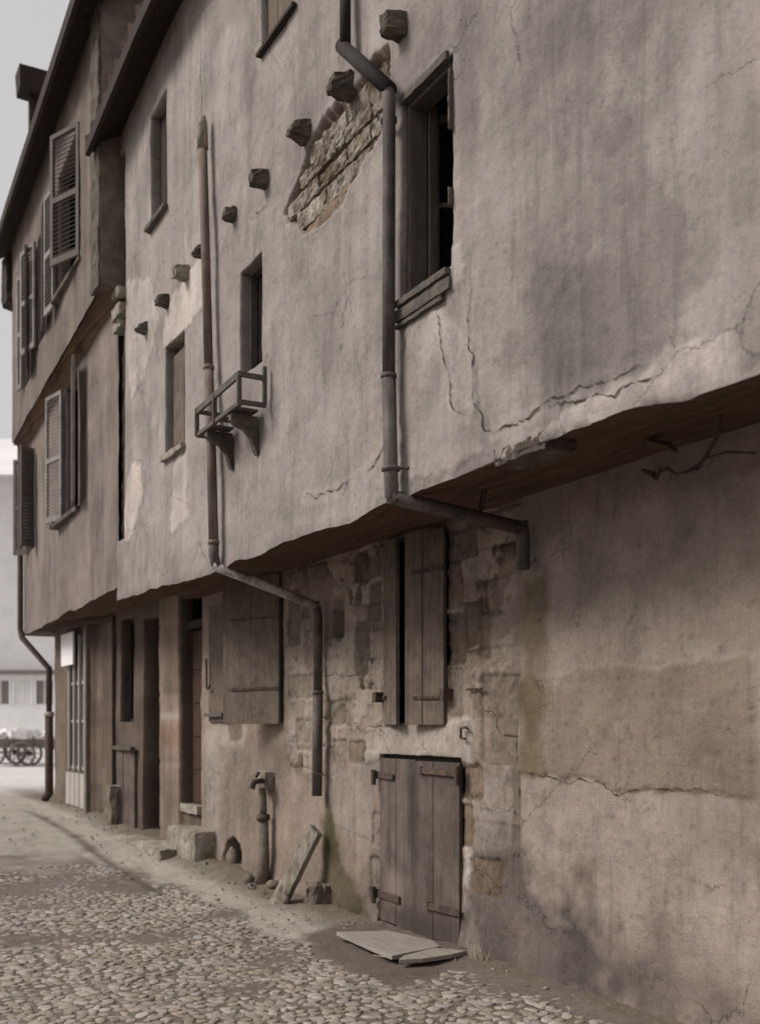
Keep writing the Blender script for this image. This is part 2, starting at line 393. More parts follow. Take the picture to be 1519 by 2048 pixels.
def cracks(pl, lst, disp, parent, wmax, label):
    for k in lst:
        P = []; 
        for (ax, az), (bx_, bz_) in zip(k[:-1], k[1:]):
            n = max(2, int(math.hypot(bx_ - ax, bz_ - az) / .022))
            for i in range(n): t = i / n; P.append((ax + (bx_ - ax) * t, az + (bz_ - az) * t))
        P = np.array(P + [k[-1]]); n = len(P)
        P += np.stack([(fbm(P[:, 0] * 9, P[:, 1] * 9, 301, 4) - .5), (fbm(P[:, 0] * 9, P[:, 1] * 9, 302, 4) - .5)], 1) * .10 + rng.normal(0, .003, P.shape)
        T = np.gradient(P, axis=0); T /= np.linalg.norm(T, axis=1)[:, None] + 1e-9; Nn = np.stack([-T[:, 1], T[:, 0]], 1)
        wd = wmax * np.clip(np.minimum(np.arange(n), np.arange(n)[::-1]) / 4, .1, 1) * np.clip(rng.normal(.8, .5, n), .15, 1.8)
        a_ = P + Nn * wd[:, None]; b_ = P - Nn * wd[:, None]; D = disp(P[:, 0], P[:, 1])
        V = np.concatenate([np.stack([q[:, 0], Y(pl, q[:, 0]) + D - .006, q[:, 1]], 1) for q in (a_, b_)])
        link('crack', V, [(i, i + 1, n + i + 1, n + i) for i in range(n - 1)], 'crack', parent, label=label)
# ================================================================== GROUND
def bare(x, y):
    """1 where dirt covers the cobbles"""
    n = fbm(x * 2.2, y * 2.2, 5, 4) - .5
    near = np.clip((x + 6.9) / .5, 0, 1)
    lim = 3.22 + near * .75 + n * .45 - np.clip((-x - 11) / 6, 0, 1) * .9
    lane = np.clip((y - lim) / .12, 0, 1)
    far = np.clip((-x - 11.5 + n * 3) / 1.5, 0, 1)
    return np.clip(np.maximum(lane, far), 0, 1)
gx = np.concatenate([np.linspace(-400, -24, 12), lines(-23.5, 3, [(-14, .12), (-5, .045), (3, .12)], []), [20, 200]])
gy = np.concatenate([[-200, -30, -10], lines(-4, 4.35, [(.6, .12), (4.35, .045)], []), [4.8, 10, 40, 300]])
GX, GY = np.meshgrid(gx, gy, indexing='ij')
GZ = gz(GX, GY) + (fbm(GX * 1.1, GY * 1.1, 3, 3) - .5) * .05 * (np.abs(GX) < 25) + (fbm(GX * 7, GY * 7, 8, 3) - .5) * .035 * bare(GX, GY) * (GX > -20) * (GY < 4.4)
foot = np.clip((GY - 3.75) / .35, 0, 1) * (GY < 4.4) * (GX > -18)
GZ = GZ + foot * (.02 + .03 * fbm(GX * 4, GY * 4, 77, 3))
bz = bare(GX, GY)
gc = np.zeros(GX.shape + (3,)); gc[:] = (.175, .15, .126)
lanec = np.array((.38, .34, .30)); g_b = bz[..., None] * np.clip((4.0 - GY) / .35, 0, 1)[..., None]
gc = gc * (1 - g_b) + lanec * g_b
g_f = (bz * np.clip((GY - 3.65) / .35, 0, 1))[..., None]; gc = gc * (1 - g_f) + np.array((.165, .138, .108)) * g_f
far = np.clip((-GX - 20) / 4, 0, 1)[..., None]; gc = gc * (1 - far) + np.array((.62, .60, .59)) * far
dp = [on_ground(*p) for p in ((610, 1868), (670, 1848), (770, 1855), (940, 1905), (900, 1945), (800, 1975), (700, 1935), (640, 1905))]
dd = sdf_poly(GX.ravel(), GY.ravel(), dp).reshape(GX.shape) + (fbm(GX * 4, GY * 4, 9, 3) - .5) * .15
g_d = sm(dd, .1)[..., None]; gc = gc * (1 - g_d) + np.array((.15, .12, .105)) * g_d
gut = [on_ground(*p) for p in ((60, 1655), (150, 1690), (230, 1735), (330, 1790))]
dg = d_line(GX.ravel(), GY.ravel(), gut).reshape(GX.shape) + (fbm(GX * 3, GY * 3, 19, 3) - .5) * .12
g_g = (np.clip(1 - dg / .1, 0, 1) * .8)[..., None]; gc = gc * (1 - g_g) + np.array((.10, .085, .07)) * g_g; GZ = GZ - g_g[..., 0] * .03
I = np.arange(GX.size).reshape(GX.shape)
gF = np.stack([I[:-1, :-1], I[1:, :-1], I[1:, 1:], I[:-1, 1:]], -1).reshape(-1, 4)
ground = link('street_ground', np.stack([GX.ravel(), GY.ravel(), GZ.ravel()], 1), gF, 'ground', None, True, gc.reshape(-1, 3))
prop(ground, kind='structure')

# cobbles: separate river stones bedded in the dirt
def cobbles():
    V = []; F = []; C = []; nv = 0; K = 9
    ang = np.arange(K) * 2 * np.pi / K
    y = -1.6
    while y < 4.12:
        x = -3.0 + random.uniform(0, .1)
        while x > -13.5:
            d = .080
            x -= d * random.uniform(.7, 1.15)
            px_, py_ = x + random.uniform(-.02, .02), y + random.uniform(-.026, .026)
            b = float(bare(np.array(px_), np.array(py_)))
            sink = float(fbm(np.array(px_ * 1.7), np.array(py_ * 1.7), 401, 4)) - .5 + np.clip((-px_ - 8.5) / 12, 0, .3)
            if random.random() < b: continue
            if sink > .19 and random.random() < (sink - .19) * 5: continue
            p = np.array([px_]), np.array([py_])
            if sdf_poly(*p, dp)[0] < .03: continue
            if d_line(*p, gut)[0] < .05: continue
            el = random.uniform(-.3, .45); sz = random.choice((.8, .95, 1, 1.05, 1.25)); rx = d * random.uniform(.46, .58) * (1 + el) * sz; ry = .068 * random.uniform(.47, .60) * (1 - el * .55) * sz; th = random.uniform(-3, 3); h = random.uniform(.002, .010)
            z0 = float(gz(px_, py_)) + (float(fbm(np.array(px_ * 1.1), np.array(py_ * 1.1), 3, 3)) - .5) * .05 - b * .012 - max(0, sink) * .02 + .000
            tilt = random.uniform(-.10, .10), random.uniform(-.10, .10)
            wob = 1 + rng.uniform(-.28, .18, K)
            g = random.uniform(.82, 1.25) * (1 - max(0, sink) * .8)
            tint = random.choice(((.30, .262, .228), (.29, .26, .235), (.27, .228, .188), (.31, .275, .25), (.24, .205, .175)))
            for s, hh in ((1.0, -.010), (.92, h * .62), (.76, h * .95)):
                cx_ = rx * s * wob * np.cos(ang); cy_ = ry * s * wob * np.sin(ang)
                ax = cx_ * math.cos(th * .3) - cy_ * math.sin(th * .3); ay = cx_ * math.sin(th * .3) + cy_ * math.cos(th * .3)
                V.append(np.stack([px_ + ax, py_ + ay, z0 + hh + ax * tilt[0] + ay * tilt[1] + rng.normal(0, .0012, K)], 1))
            V.append(np.array([[px_, py_, z0 + h]]))
            for r_ in (0, 1):
                for j in range(K): F.append((nv + r_ * K + j, nv + r_ * K + (j + 1) % K, nv + (r_ + 1) * K + (j + 1) % K, nv + (r_ + 1) * K + j))
            for j in range(K): F.append((nv + 2 * K + j, nv + 2 * K + (j + 1) % K, nv + 3 * K))
            C.append(np.tile(np.array(tint) * g, (3 * K + 1, 1))); nv += 3 * K + 1
        y += .068
    o = link('cobblestones', np.concatenate(V), F, 'cobble', None, True, np.concatenate(C))
    return prop(o, 'rounded grey cobblestones paving the street', None, None, 'stuff')
cobbles()
def rubble():
    mb_V = []; F = []; nv = 0; C = []
    for _ in range(420):
        x = random.uniform(-18, -4); y = random.choice((random.uniform(3.75, 4.12), random.uniform(3.2, 4.1), random.uniform(1.6, 4.0)))
        if x > -6.6 and y < 3.9: continue
        if y < 3.3 and x > -11.5: continue
        s = random.uniform(.006, .020) * (1.3 if x < -9 else 1); K = 6
        if random.random() < .05: s *= 1.9
        z0 = float(gz(x, y)) + .02
        a = np.arange(K) * 2 * np.pi / K + random.random(); wb = rng.uniform(.7, 1.2, K)
        for f_, hh in ((1, 0), (.8, .6)):
            mb_V.append(np.stack([x + s * f_ * wb * np.cos(a), y + s * f_ * wb * np.sin(a) * .8, np.full(K, z0 + s * hh) + rng.normal(0, s * .1, K)], 1))
        for j in range(K): F.append((nv + j, nv + (j + 1) % K, nv + K + (j + 1) % K, nv + K + j))
        F.append(tuple(nv + K + j for j in range(K))); nv += 2 * K
        C.append(np.tile(np.array((.23, .20, .17)) * random.uniform(.6, 1.3), (2 * K, 1)))
    prop(link('gravel', np.concatenate(mb_V), F, 'cobble', None, False, np.concatenate(C)), 'loose gravel and rubble along the foot of the walls', None, None, 'stuff')
rubble()

# ================================================================== HOUSE A (near, long plastered house)
A = thing('plastered_house', (-6, 3.2, 0), 'long grey plastered house with a jettied upper storey over the street', 'house')
def ulip(x): return (fbm(x * 1.3, x * 0 + 2, 4, 3) - .5) * .10 + (fbm(x * 6, x * 0, 14, 3) - .5) * .014
PU = lambda *pts: [on(UP, *p) for p in pts]
PL = lambda *pts: [on(LO, *p) for p in pts]

# openings in the upper wall
W1 = (X(UP, 806), X(UP, 905), 4.13, 5.31)
W2 = (X(UP, 478), X(UP, 522), 4.42, 5.28)
W3 = (X(UP, 330), X(UP, 368), 4.22, 5.27)
W4 = (X(UP, 302), X(UP, 335), 6.64, 7.75)
W5 = (X(UP, 525), X(UP, 525) + .62, 6.79, 7.9)
SLOT = (-11.62, -11.3, 3.64, 7.9)
bare_poly = PU((565, 425), (600, 345), (612, 300), (640, 235), (700, 190), (745, 120), (775, 85), (778, 100), (772, 240), (755, 270), (735, 300), (715, 350), (690, 395), (665, 425), (640, 455), (605, 470), (575, 450))
u_cracks = [PU((945, 560), (935, 640), (948, 720), (950, 800), (965, 850), (985, 865)), PU((985, 865), (1050, 830), (1110, 800), (1180, 765), (1290, 735)),
            PU((1090, 820), (1180, 795), (1260, 780), (1330, 740)), PU((610, 995), (660, 985), (700, 965)), PU((730, 945), (760, 900), (790, 870)), PU((870, 625), (880, 650), (905, 800), (935, 830)),
            PU((405, 235), (402, 160), (404, 60)), PU((445, 460), (430, 500)), PU((530, 410), (500, 440))]
u_light = [(PU((345, 590), (396, 515), (405, 520), (405, 610), (372, 660), (325, 700), (328, 640)), 1.5),
           (PU((252, 560), (300, 560), (318, 640), (290, 750), (262, 800), (252, 700)), 1.3),
           (PU((262, 930), (282, 925), (285, 990), (270, 1070), (248, 1090), (252, 1000)), 1.5),
           (PU((345, 930), (372, 905), (375, 1040), (340, 1070)), 1.35),
           (PU((1075, 885), (1100, 850), (1190, 800), (1300, 740), (1340, 690), (1470, 660), (1500, 745), (1380, 790), (1200, 860)), 1.38),
           (PU((895, 490), (925, 480), (930, 560), (895, 585)), 1.3),
           (PU((815, 640), (870, 610), (945, 700), (950, 850), (960, 910), (880, 960), (800, 960), (800, 830)), 1.2),
           (PU((440, 60), (470, 40), (480, 300), (440, 300)), 1.1), (PU((465, 60), (492, 40), (500, 200), (480, 260)), 1.08)]
u_dark = [(PU((395, 0), (480, 0), (330, 160), (235, 340), (235, 300)), .8), (PU((520, 700), (550, 700), (560, 800), (530, 900), (400, 920), (440, 830)), .82),  # shade under the eave and shadow around the rack, painted into the wall tone
          (PU((780, 0), (1400, 0), (1100, 110), (900, 110), (800, 190)), .84), (PU((1160, 120), (1260, 300), (1250, 700), (1190, 560), (1100, 420), (1080, 250)), .97),
          (PU((785, 200), (808, 200), (812, 640), (790, 640)), .86), (PU((1010, 240), (1080, 180), (1000, 420), (960, 560)), .88)]
def bare_d(x, z): return sdf_poly(x, z, bare_poly) + (fbm(x * 9, z * 9, 21, 4) - .5) * .10
def courses(x, z):
    """horizontal laid laths and thin rubble: distance to the joint, piece id, height inside the course"""
    zz = z + (fbm(x * 1.6, z * .6, 41, 3) - .5) * .10
    r = np.floor(zz / .135); fz = zz / .135 - r
    wdt = .42 + .5 * _h(r, r * 0, 3); xx = x / wdt + _h(r, r * 0, 9) * 7 + (fbm(x * 9, z * 9, 43, 2) - .5) * .12
    c = np.floor(xx); fx = xx - c
    return fz * .135 + (fbm(x * 14, z * 14, 44, 3) - .5) * .018, _h(r, c, 5), np.minimum(fx, 1 - fx) * wdt
def disp_u(x, z):
    d = (fbm(x * .7, z * .7, 1, 3) - .5) * .05 + (fbm(x * 3.1, z * 3.1, 2, 4) - .5) * .014 + (fbm(x * 11, z * 11, 6, 3) - .5) * .006
    e = bare_d(x, z); inside = sm(e, .025)
    j, sid, fz = courses(x, z)
    rec = .055 + (fbm(x * 12, z * 12, 61, 3) - .5) * .02 - np.clip((5.22 - z) / .1, 0, 1) * .03
    up = np.clip((z - on(UP, 640, 330)[1]) / .3, 0, 1)
    d = d + inside * rec * (1 + .2 * up)
    d = d - np.exp(-((e - .02) / .03) ** 2) * .006
    for p, t in u_light[:7]:
        q = sdf_poly(x, z, p) + (fbm(x * 12, z * 12, 22, 4) - .5) * .10; d = d - sm(q, .018) * .009
    # bulging lip of the jetty
    d = d - np.exp(-((z - 3.0) / .07) ** 2) * .008
    d = d + np.clip((3.35 - z) / .4, 0, 1) * (fbm(x * 9, z * 13, 90, 4) - .5) * .022 * np.clip((x + 7) / 2, 0, 1)
    return d
def paint_u(x, z):
    c = np.ones((len(x), 3)) * np.array((.365, .347, .332))
    t = 1 + (fbm(x * .5, z * .5, 11, 3) - .5) * .26 + (fbm(x * 2.3, z * .9, 12, 4) - .5) * .34 + (fbm(x * 9, z * 9, 16, 4) - .5) * .16
    st = fbm(x * 6, z * .45, 15, 4); t = t * (1 - .16 * np.clip((st - .55) * 5, 0, 1))
    # mottled grey smudges to the right of the window
    mm = fbm(x * 2.6 + z * 1.2, z * 2.2 - x, 17, 5); t = t * (1 - .26 * np.clip((mm - .5) * 6, 0, 1) * np.clip((x + 4.9) / .5, 0, 1))
    for p, k in u_light:
        t = t * (1 + (k - 1) * sm(sdf_poly(x, z, p) + (fbm(x * 12, z * 12, 22, 4) - .5) * .10, .02))
    for p, k in u_dark:
        t = t * (1 + (k - 1) * sm(sdf_poly(x, z, p) + (fbm(x * 4, z * 4, 23, 4) - .5) * .4, .28))
    c = c * t[:, None]
    lo = np.clip((3.75 - z) / .7, 0, 1)[:, None]; c = c * (1 - lo * .10) ; 
    e = bare_d(x, z); ins = sm(e, .02)[:, None]; j, sid, fz = courses(x, z)
    sc = np.array((.20, .155, .115)) * (.8 + .4 * sid)[:, None] * (.45 + 1.1 * fbm(x * 26, z * 6, 62, 4))[:, None]
    lt = np.clip((fbm(x * 24, z * 4, 63, 4) - .56) * 7, 0, .6)[:, None]; sc = sc * (1 - lt) + np.array((.44, .40, .35)) * lt
    
    c = c * (1 - ins) + sc * ins
    for k in u_cracks:
        q = d_line(x, z, k); c = c * (1 + .16 * np.exp(-((q - .035) / .025) ** 2))[:, None]
    return c
uh = [(*W1, .06), (*W2, .09), (*W3, .10), (*W4, .14), (*W5, .14), (*SLOT, .16)]
uxs = lines(-11.62 - .0, 2.5, [(-7, .022), (-3.2, .015), (2.5, .05)], [v for h in uh for v in h[:2]] + [-11.62])
uzs = lines(2.95, 8.7, [(5.6, .017), (6.8, .022), (8.7, .05)], [v for h in uh for v in h[2:4]])
wall('upper_wall', UP, uxs, uzs, uh[:5] + [(-11.7, -11.3, 3.64, 7.9, .16)], disp_u, paint_u, 'plaster', A, .012, ulip)

# soffit of the jetty
def soffit(name, plo, pli, xs, zo, zi, mat, parent, lipf, seed=0):
    n = 26; V = []; F = []
    t = np.linspace(0, 1, n)
    XX, TT = np.meshgrid(xs, t, indexing='ij')
    yo = Y(plo, XX) + .004; yi = Y(pli, XX) + .03; YY = yo + (yi - yo) * TT
    ZZ = (zo + lipf(XX)) * (1 - TT) + zi * TT + (fbm(XX * 2, YY * 6, 3 + seed, 4) - .5) * .09 * np.sin(TT * np.pi) + np.sin(TT * np.pi) * .05
    ZZ += -((np.abs((YY * 5.2) % 1 - .5) < .06).astype(float)) * .015 * (TT > .1) * (TT < .95)
    J = np.arange(XX.size).reshape(XX.shape)
    return link(name, np.stack([XX.ravel(), YY.ravel(), ZZ.ravel()], 1), np.stack([J[:-1, :-1], J[:-1, 1:], J[1:, 1:], J[1:, :-1]], -1).reshape(-1, 4), mat, parent, True)
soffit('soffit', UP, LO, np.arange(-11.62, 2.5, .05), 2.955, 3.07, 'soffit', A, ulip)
# exposed sill beam under the near part of the jetty
mb = MB(); x0 = on(UP, 985, 925)[0]
mb.rough((x0, 3.205, 2.945), (x0 + .42, 3.40, 3.03), (14, 3, 2), .005); mb.build('sill_beam', 'joist', A, label='rotten brown beam showing under the plaster edge')

# ---------------- ground wall of house A
D1 = (X(LO, 763), X(LO, 925), -.1, 1.37)
S2 = (X(LO, 772), X(LO, 893), 1.62, 3.02)
S3 = (X(LO, 424), X(LO, 566), 1.63, 2.92)
ARCH = PL((450, 1760), (448, 1715), (455, 1685), (466, 1675), (478, 1690), (484, 1720), (485, 1765))
NICHE = PL((666, 1196), (686, 1196), (687, 1268), (683, 1279), (672, 1280), (665, 1268))
stones = [(925, 965, 1533, 1600, (.225, .18, .135)), (921, 946, 1608, 1692, (.22, .17, .12)), (942, 1002, 1718, 1792, (.20, .158, .12)), (697, 733, 1486, 1525, (.25, .21, .165)),
          (664, 690, 1480, 1526, (.29, .25, .205)), (925, 962, 1205, 1292, (.17, .14, .11)), (893, 925, 1120, 1215, (.22, .18, .145)), (893, 930, 1225, 1330, (.15, .125, .10)), (897, 925, 1335, 1430, (.25, .22, .19)),
          (890, 955, 1055, 1118, (.23, .20, .165)), (710, 738, 1105, 1165, (.15, .13, .11)), (712, 740, 1242, 1352, (.17, .15, .125)), (738, 762, 1165, 1240, (.15, .13, .11)), (745, 765, 1625, 1690, (.28, .25, .22)), (742, 765, 1715, 1800, (.28, .25, .22)),
          (962, 1036, 1350, 1530, (.26, .225, .19)), (590, 628, 1440, 1500, (.30, .265, .22)), (576, 640, 1350, 1395, (.29, .26, .22)), (650, 700, 1400, 1450, (.27, .24, .20)), (578, 600, 1180, 1290, (.20, .17, .135))]
stones = [(on(LO, a, c)[0], on(LO, b, c)[0], on(LO, (a + b) / 2, d)[1], on(LO, (a + b) / 2, c)[1], col) for a, b, c, d, col in stones]
l_cracks = [PL((1055, 1545), (1130, 1560), (1160, 1568), (1200, 1560), (1255, 1585), (1300, 1575), (1460, 1590)), PL((1040, 1355), (1041, 1420), (1039, 1475)), PL((1041, 1500), (1040, 1620)), PL((960, 1415), (985, 1425), (1000, 1465), (1010, 1470)),
            PL((650, 1350), (715, 1350), (740, 1365)), PL((690, 1450), (735, 1455), (780, 1455))]
l_edge = PL((1040, 1352), (1110, 1352), (1180, 1338), (1240, 1332), (1300, 1338), (1360, 1330), (1400, 1320), (1519, 1308), (1519, 1590), (1460, 1590), (1300, 1575), (1255, 1585), (1200, 1560), (1055, 1545), (1040, 1540))
l_paint = [  # polygon, colour, noise, softness, strength
    (PL((735, 1452), (770, 1438), (860, 1455), (940, 1440), (948, 1530), (860, 1510), (735, 1528)), (.44, .41, .375), .08, .03, .95),
    (PL((668, 1285), (712, 1250), (722, 1345), (700, 1360), (690, 1400), (660, 1440), (655, 1330)), (.38, .345, .305), .08, .03, .9),
    (PL((575, 1425), (620, 1420), (632, 1510), (580, 1520)), (.40, .37, .33), .12, .04, .8),
    (PL((930, 1690), (945, 1700), (942, 1780), (928, 1770)), (.50, .47, .44), .03, .02, .9),
    (PL((930, 1790), (955, 1800), (945, 1900), (930, 1895)), (.42, .39, .36), .05, .04, .8),
    (PL((985, 1230), (1036, 1200), (1036, 1350), (965, 1350)), (.36, .32, .28), .2, .12, .8),
    (PL((1090, 1230), (1200, 1170), (1519, 1120), (1519, 1300), (1200, 1330), (1095, 1345)), (.45, .40, .355), .3, .2, .85),
    (PL((1042, 1150), (1088, 1150), (1092, 1400), (1070, 1540), (1045, 1400)), (.15, .125, .07), .12, .12, .7),
    (PL((1042, 1400), (1090, 1400), (1095, 1545), (1042, 1545)), (.20, .165, .10), .12, .12, .6),
    (PL((960, 1700), (1040, 1690), (1120, 1760), (1210, 1860), (1280, 1990), (1050, 2010), (945, 1930), (950, 1820)), (.14, .122, .118), .35, .25, .8),
    (PL((1320, 1900), (1440, 1960), (1519, 2060), (1200, 2060)), (.19, .165, .15), .3, .25, .6),
    (PL((1140, 1720), (1190, 1745), (1195, 1775), (1160, 1765)), (.17, .14, .125), .12, .1, .6),
    (PL((648, 1640), (662, 1640), (690, 1720), (730, 1790), (755, 1860), (640, 1860)), (.105, .092, .055), .16, .12, .85),
    (PL((652, 1590), (664, 1590), (668, 1700), (648, 1700)), (.10, .10, .05), .05, .05, .7),
    (PL((438, 1450), (495, 1450), (490, 1500), (440, 1490)), (.42, .39, .36), .10, .05, .8),
    (PL((415, 1460), (438, 1450), (440, 1760), (415, 1760)), (.40, .375, .345), .08, .08, .7),
    (PL((440, 1495), (575, 1490), (560, 1620), (500, 1680), (440, 1700)), (.235, .205, .185), .2, .15, .6),
    (PL((455, 1445), (482, 1445), (485, 1478), (462, 1480)), (.20, .17, .14), .03, .03, .8),
    (PL((650, 1540), (760, 1530), (745, 1700), (670, 1640)), (.34, .31, .285), .1, .06, .8),
    (PL((945, 1540), (1035, 1540), (1035, 1680), (955, 1700)), (.33, .305, .28), .12, .08, .8),
    (PL((1024, 1350), (1040, 1350), (1040, 1680), (1026, 1690)), (.19, .155, .125), .03, .03, .7)]
def rect_d(x, z, s):
    cx_, cz_ = (s[0] + s[1]) / 2, (s[2] + s[3]) / 2; hx, hz = (s[1] - s[0]) / 2, (s[3] - s[2]) / 2; r = .03
    qx = np.abs(x - cx_) - hx + r; qz = np.abs(z - cz_) - hz + r
    return np.sqrt(np.maximum(qx, 0) ** 2 + np.maximum(qz, 0) ** 2) + np.minimum(np.maximum(qx, qz), 0) - r
def ashlar(x, z):
    zz = z + (fbm(x * .9, z * .9, 141, 2) - .5) * .08; r = np.floor(zz / .235); fz = zz / .235 - r
    wdt = .30 + .2 * _h(r, r * 0, 3); xx = x / wdt + _h(r, r * 0, 9) * 7 + (fbm(x * 4, z * 4, 143, 2) - .5) * .15; c = np.floor(xx); fx = xx - c
    return np.minimum(np.minimum(fz, 1 - fz) * .235, np.minimum(fx, 1 - fx) * wdt), _h(r, c, 5)
zone_m = PL((574, 1050), (1040, 1000), (1040, 1540), (935, 1540), (900, 1445), (760, 1445), (735, 1530), (640, 1530), (574, 1540))
zone_c = PL((925, 1530), (1035, 1530), (1010, 1700), (1005, 1860), (940, 1930))
def zmask(x, z):
    m = np.maximum(sm(sdf_poly(x, z, zone_m) + (fbm(x * 3, z * 3, 24, 3) - .5) * .25, .1), .5 * sm(sdf_poly(x, z, zone_c), .1))
    cover = np.clip((fbm(x * 3.2, z * 3.2, 25, 4) - .47) * 12, 0, 1); return m * (1 - .85 * cover)
def cover_m(x, z):
    """1 where ragged remains of pale plaster still cling to the stonework"""
    zm = np.maximum(sm(sdf_poly(x, z, zone_m), .2), .6 * sm(sdf_poly(x, z, zone_c), .2))
    q = fbm(x * 3.6, z * 3.6, 325, 3) * .6 + fbm(x * 14, z * 14, 326, 4) * .4
    return np.clip((q - .535) * 45, 0, 1) * zm
def disp_l(x, z):
    d = (fbm(x * .8, z * .8, 101, 3) - .5) * .05 + (fbm(x * 3.3, z * 3.3, 102, 4) - .5) * .028 + (fbm(x * 12, z * 12, 106, 3) - .5) * .008
    m = zmask(x, z); j, sid = ashlar(x, z)
    d = d + m * (np.clip(1 - j / .016, 0, 1) * .013 + (sid - .5) * .012 + (fbm(x * 11, z * 11, 107, 4) - .5) * .028)
    d = d - cover_m(x, z) * .011
    for s in stones:
        q = rect_d(x, z, s) + (fbm(x * 10, z * 10, 27, 3) - .5) * .04
        d = d + sm(q, .02) * (.012 + .012 * (fbm(x * 20, z * 20, 28, 3) - .3)) + np.exp(-(q / .010) ** 2) * .010
    q = sdf_poly(x, z, l_edge) + (fbm(x * 12, z * 16, 172, 4) - .5) * .07; d = d - sm(q, .016) * .014
    q = sdf_poly(x, z, l_paint[0][0]) + (fbm(x * 7, z * 7, 173, 4) - .5) * .08; d = d - sm(q, .02) * .012
    q = sdf_poly(x, z, l_paint[1][0]) + (fbm(x * 7, z * 7, 173, 4) - .5) * .08; d = d - sm(q, .02) * .012
    # masonry pier is set slightly behind the plastered near part
    d = d - np.clip((x - X(LO, 1043)) / .02, 0, 1) * .025
    # hollow left by the arched hole and the slot niche
    d = d + sm(sdf_poly(x, z, ARCH), .02) * .45 + sm(sdf_poly(x, z, NICHE), .02) * .12
    # splayed foot of the wall
    d = d - np.clip((.35 - z) / .4, 0, 1) ** 2 * .05
    # vertical notch beside the pier
    q = rect_d(x, z, (X(LO, 1034), X(LO, 1042), 1.42, 1.92)); d = d + sm(q, .02) * .03
    return d
def paint_l(x, z):
    base = np.array((.335, .285, .243)); c = np.ones((len(x), 3)) * base
    q = np.clip((x - X(LO, 1043)) / .05, 0, 1)[:, None]; c = c * (1 - q) + np.array((.41, .362, .325)) * q
    q = (sm(sdf_poly(x, z, l_edge) + (fbm(x * 12, z * 16, 172, 4) - .5) * .07, .03) * .85)[:, None]; c = c * (1 - q) + np.array((.315, .265, .225)) * q
    m = zmask(x, z)[:, None]; j, sid = ashlar(x, z)
    sc = (np.array((.13, .102, .08)) * (1 - sid[:, None]) + np.array((.43, .385, .335)) * sid[:, None]) * (.7 + .6 * fbm(x * 8, z * 8, 29, 4))[:, None]
    sc = sc * (1 - .5 * np.clip(1 - j / .016, 0, 1))[:, None]; c = c * (1 - m) + sc * m
    q = cover_m(x, z)[:, None] * .9; c = c * (1 - q) + np.array((.44, .395, .35)) * q
    for p, col, nz_, soft, st in l_paint:
        q = (sm(sdf_poly(x, z, p) + (fbm(x * 4.5, z * 4.5, 30, 4) - .5) * nz_ * 2, soft) * st)[:, None]; c = c * (1 - q) + np.array(col) * q
    for s in stones:
        q = rect_d(x, z, s) + (fbm(x * 10, z * 10, 27, 3) - .5) * .04; k = sm(q, .02)[:, None] * .95
        c = c * (1 - k) + np.array(s[4]) * (.7 + .6 * fbm(x * 14, z * 14, 33, 4))[:, None] * k
        c = c * (1 - .3 * np.exp(-(q / .008) ** 2))[:, None]
    t = 1 + (fbm(x * .6, z * .6, 111, 3) - .5) * .2 + (fbm(x * 2.7, z * 1.6, 112, 4) - .5) * .38 + (fbm(x * 9, z * 9, 116, 4) - .5) * .22
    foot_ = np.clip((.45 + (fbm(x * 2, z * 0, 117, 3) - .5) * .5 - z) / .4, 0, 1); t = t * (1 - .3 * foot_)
    spots = np.clip((fbm(x * 15, z * 15, 118, 3) - .74) * 12, 0, 1); t = t * (1 - .3 * spots)
    return c * t[:, None]
lh = [(*D1, .10), (*S2, .12), (*S3, .14)]
lxs = lines(-11.5, 2.5, [(-9.5, .022), (-4.2, .014), (2.5, .04)], [v for h in lh for v in h[:2]])
lzs = lines(-.2, 3.16, [(3.16, .0145)], [v for h in lh for v in h[2:4]])
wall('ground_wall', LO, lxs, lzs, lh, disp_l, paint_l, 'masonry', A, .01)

cracks(LO, l_cracks, disp_l, A, .0026, 'thin crack in the ground storey plaster')
# ---------------- roof and eave of house A
def slab(name, pts_edge, up, th, mat, parent, seg=1):
    """roof slope from eave edge points, rising inward by vector up"""
    V = []; F = []; n = len(pts_edge)
    for p in pts_edge:
        p = Vector(p); V += [p, p + Vector((0, 0, th)), p + Vector(up) + Vector((0, 0, th)), p + Vector(up)]
    for i in range(n - 1):
        a, b = i * 4, (i + 1) * 4
        for k in range(4): F.append((a + k, a + (k + 1) % 4, b + (k + 1) % 4, b + k))
    F += [(0, 1, 2, 3), tuple((n - 1) * 4 + k for k in (3, 2, 1, 0))]
    return link(name, V, F, mat, parent)
slab('roof', [(-11.66, 2.90, 7.93), (-9.8, 2.90, 8.16), (-6, 2.88, 8.35), (2.6, 2.88, 8.4)], (0, 3.6, 1.9), .10, 'dark_wood', A)
mb = MB()
for i in range(60):
    x = -11.68 + i * .24; z = np.interp(x, [-11.72, -9.8, -6, 2.6], [7.93, 8.22, 8.35, 8.4]) + .10
    mb.tube([(x, 2.90, z + .015), (x, 6.4, z + 1.92)], .085, 8)
mb.build('roof_tiles', 'tile', A)
slab('eave_board', [(-11.68, 2.86, 7.90), (-9.8, 2.86, 8.13), (-6, 2.84, 8.32), (2.6, 2.84, 8.37)], (0, .05, .0), .14, 'dark_wood', A)
mb = MB(); mb.box((-11.5, 8.0, 0), (2.5, 8.2, 9.4)); mb.box((2.5, 3.25, 0), (2.7, 8.0, 8.6)); mb.build('rear_wall', 'stone', A)

cracks(UP, u_cracks, disp_u, A, .0036, 'jagged crack in the upper plaster')
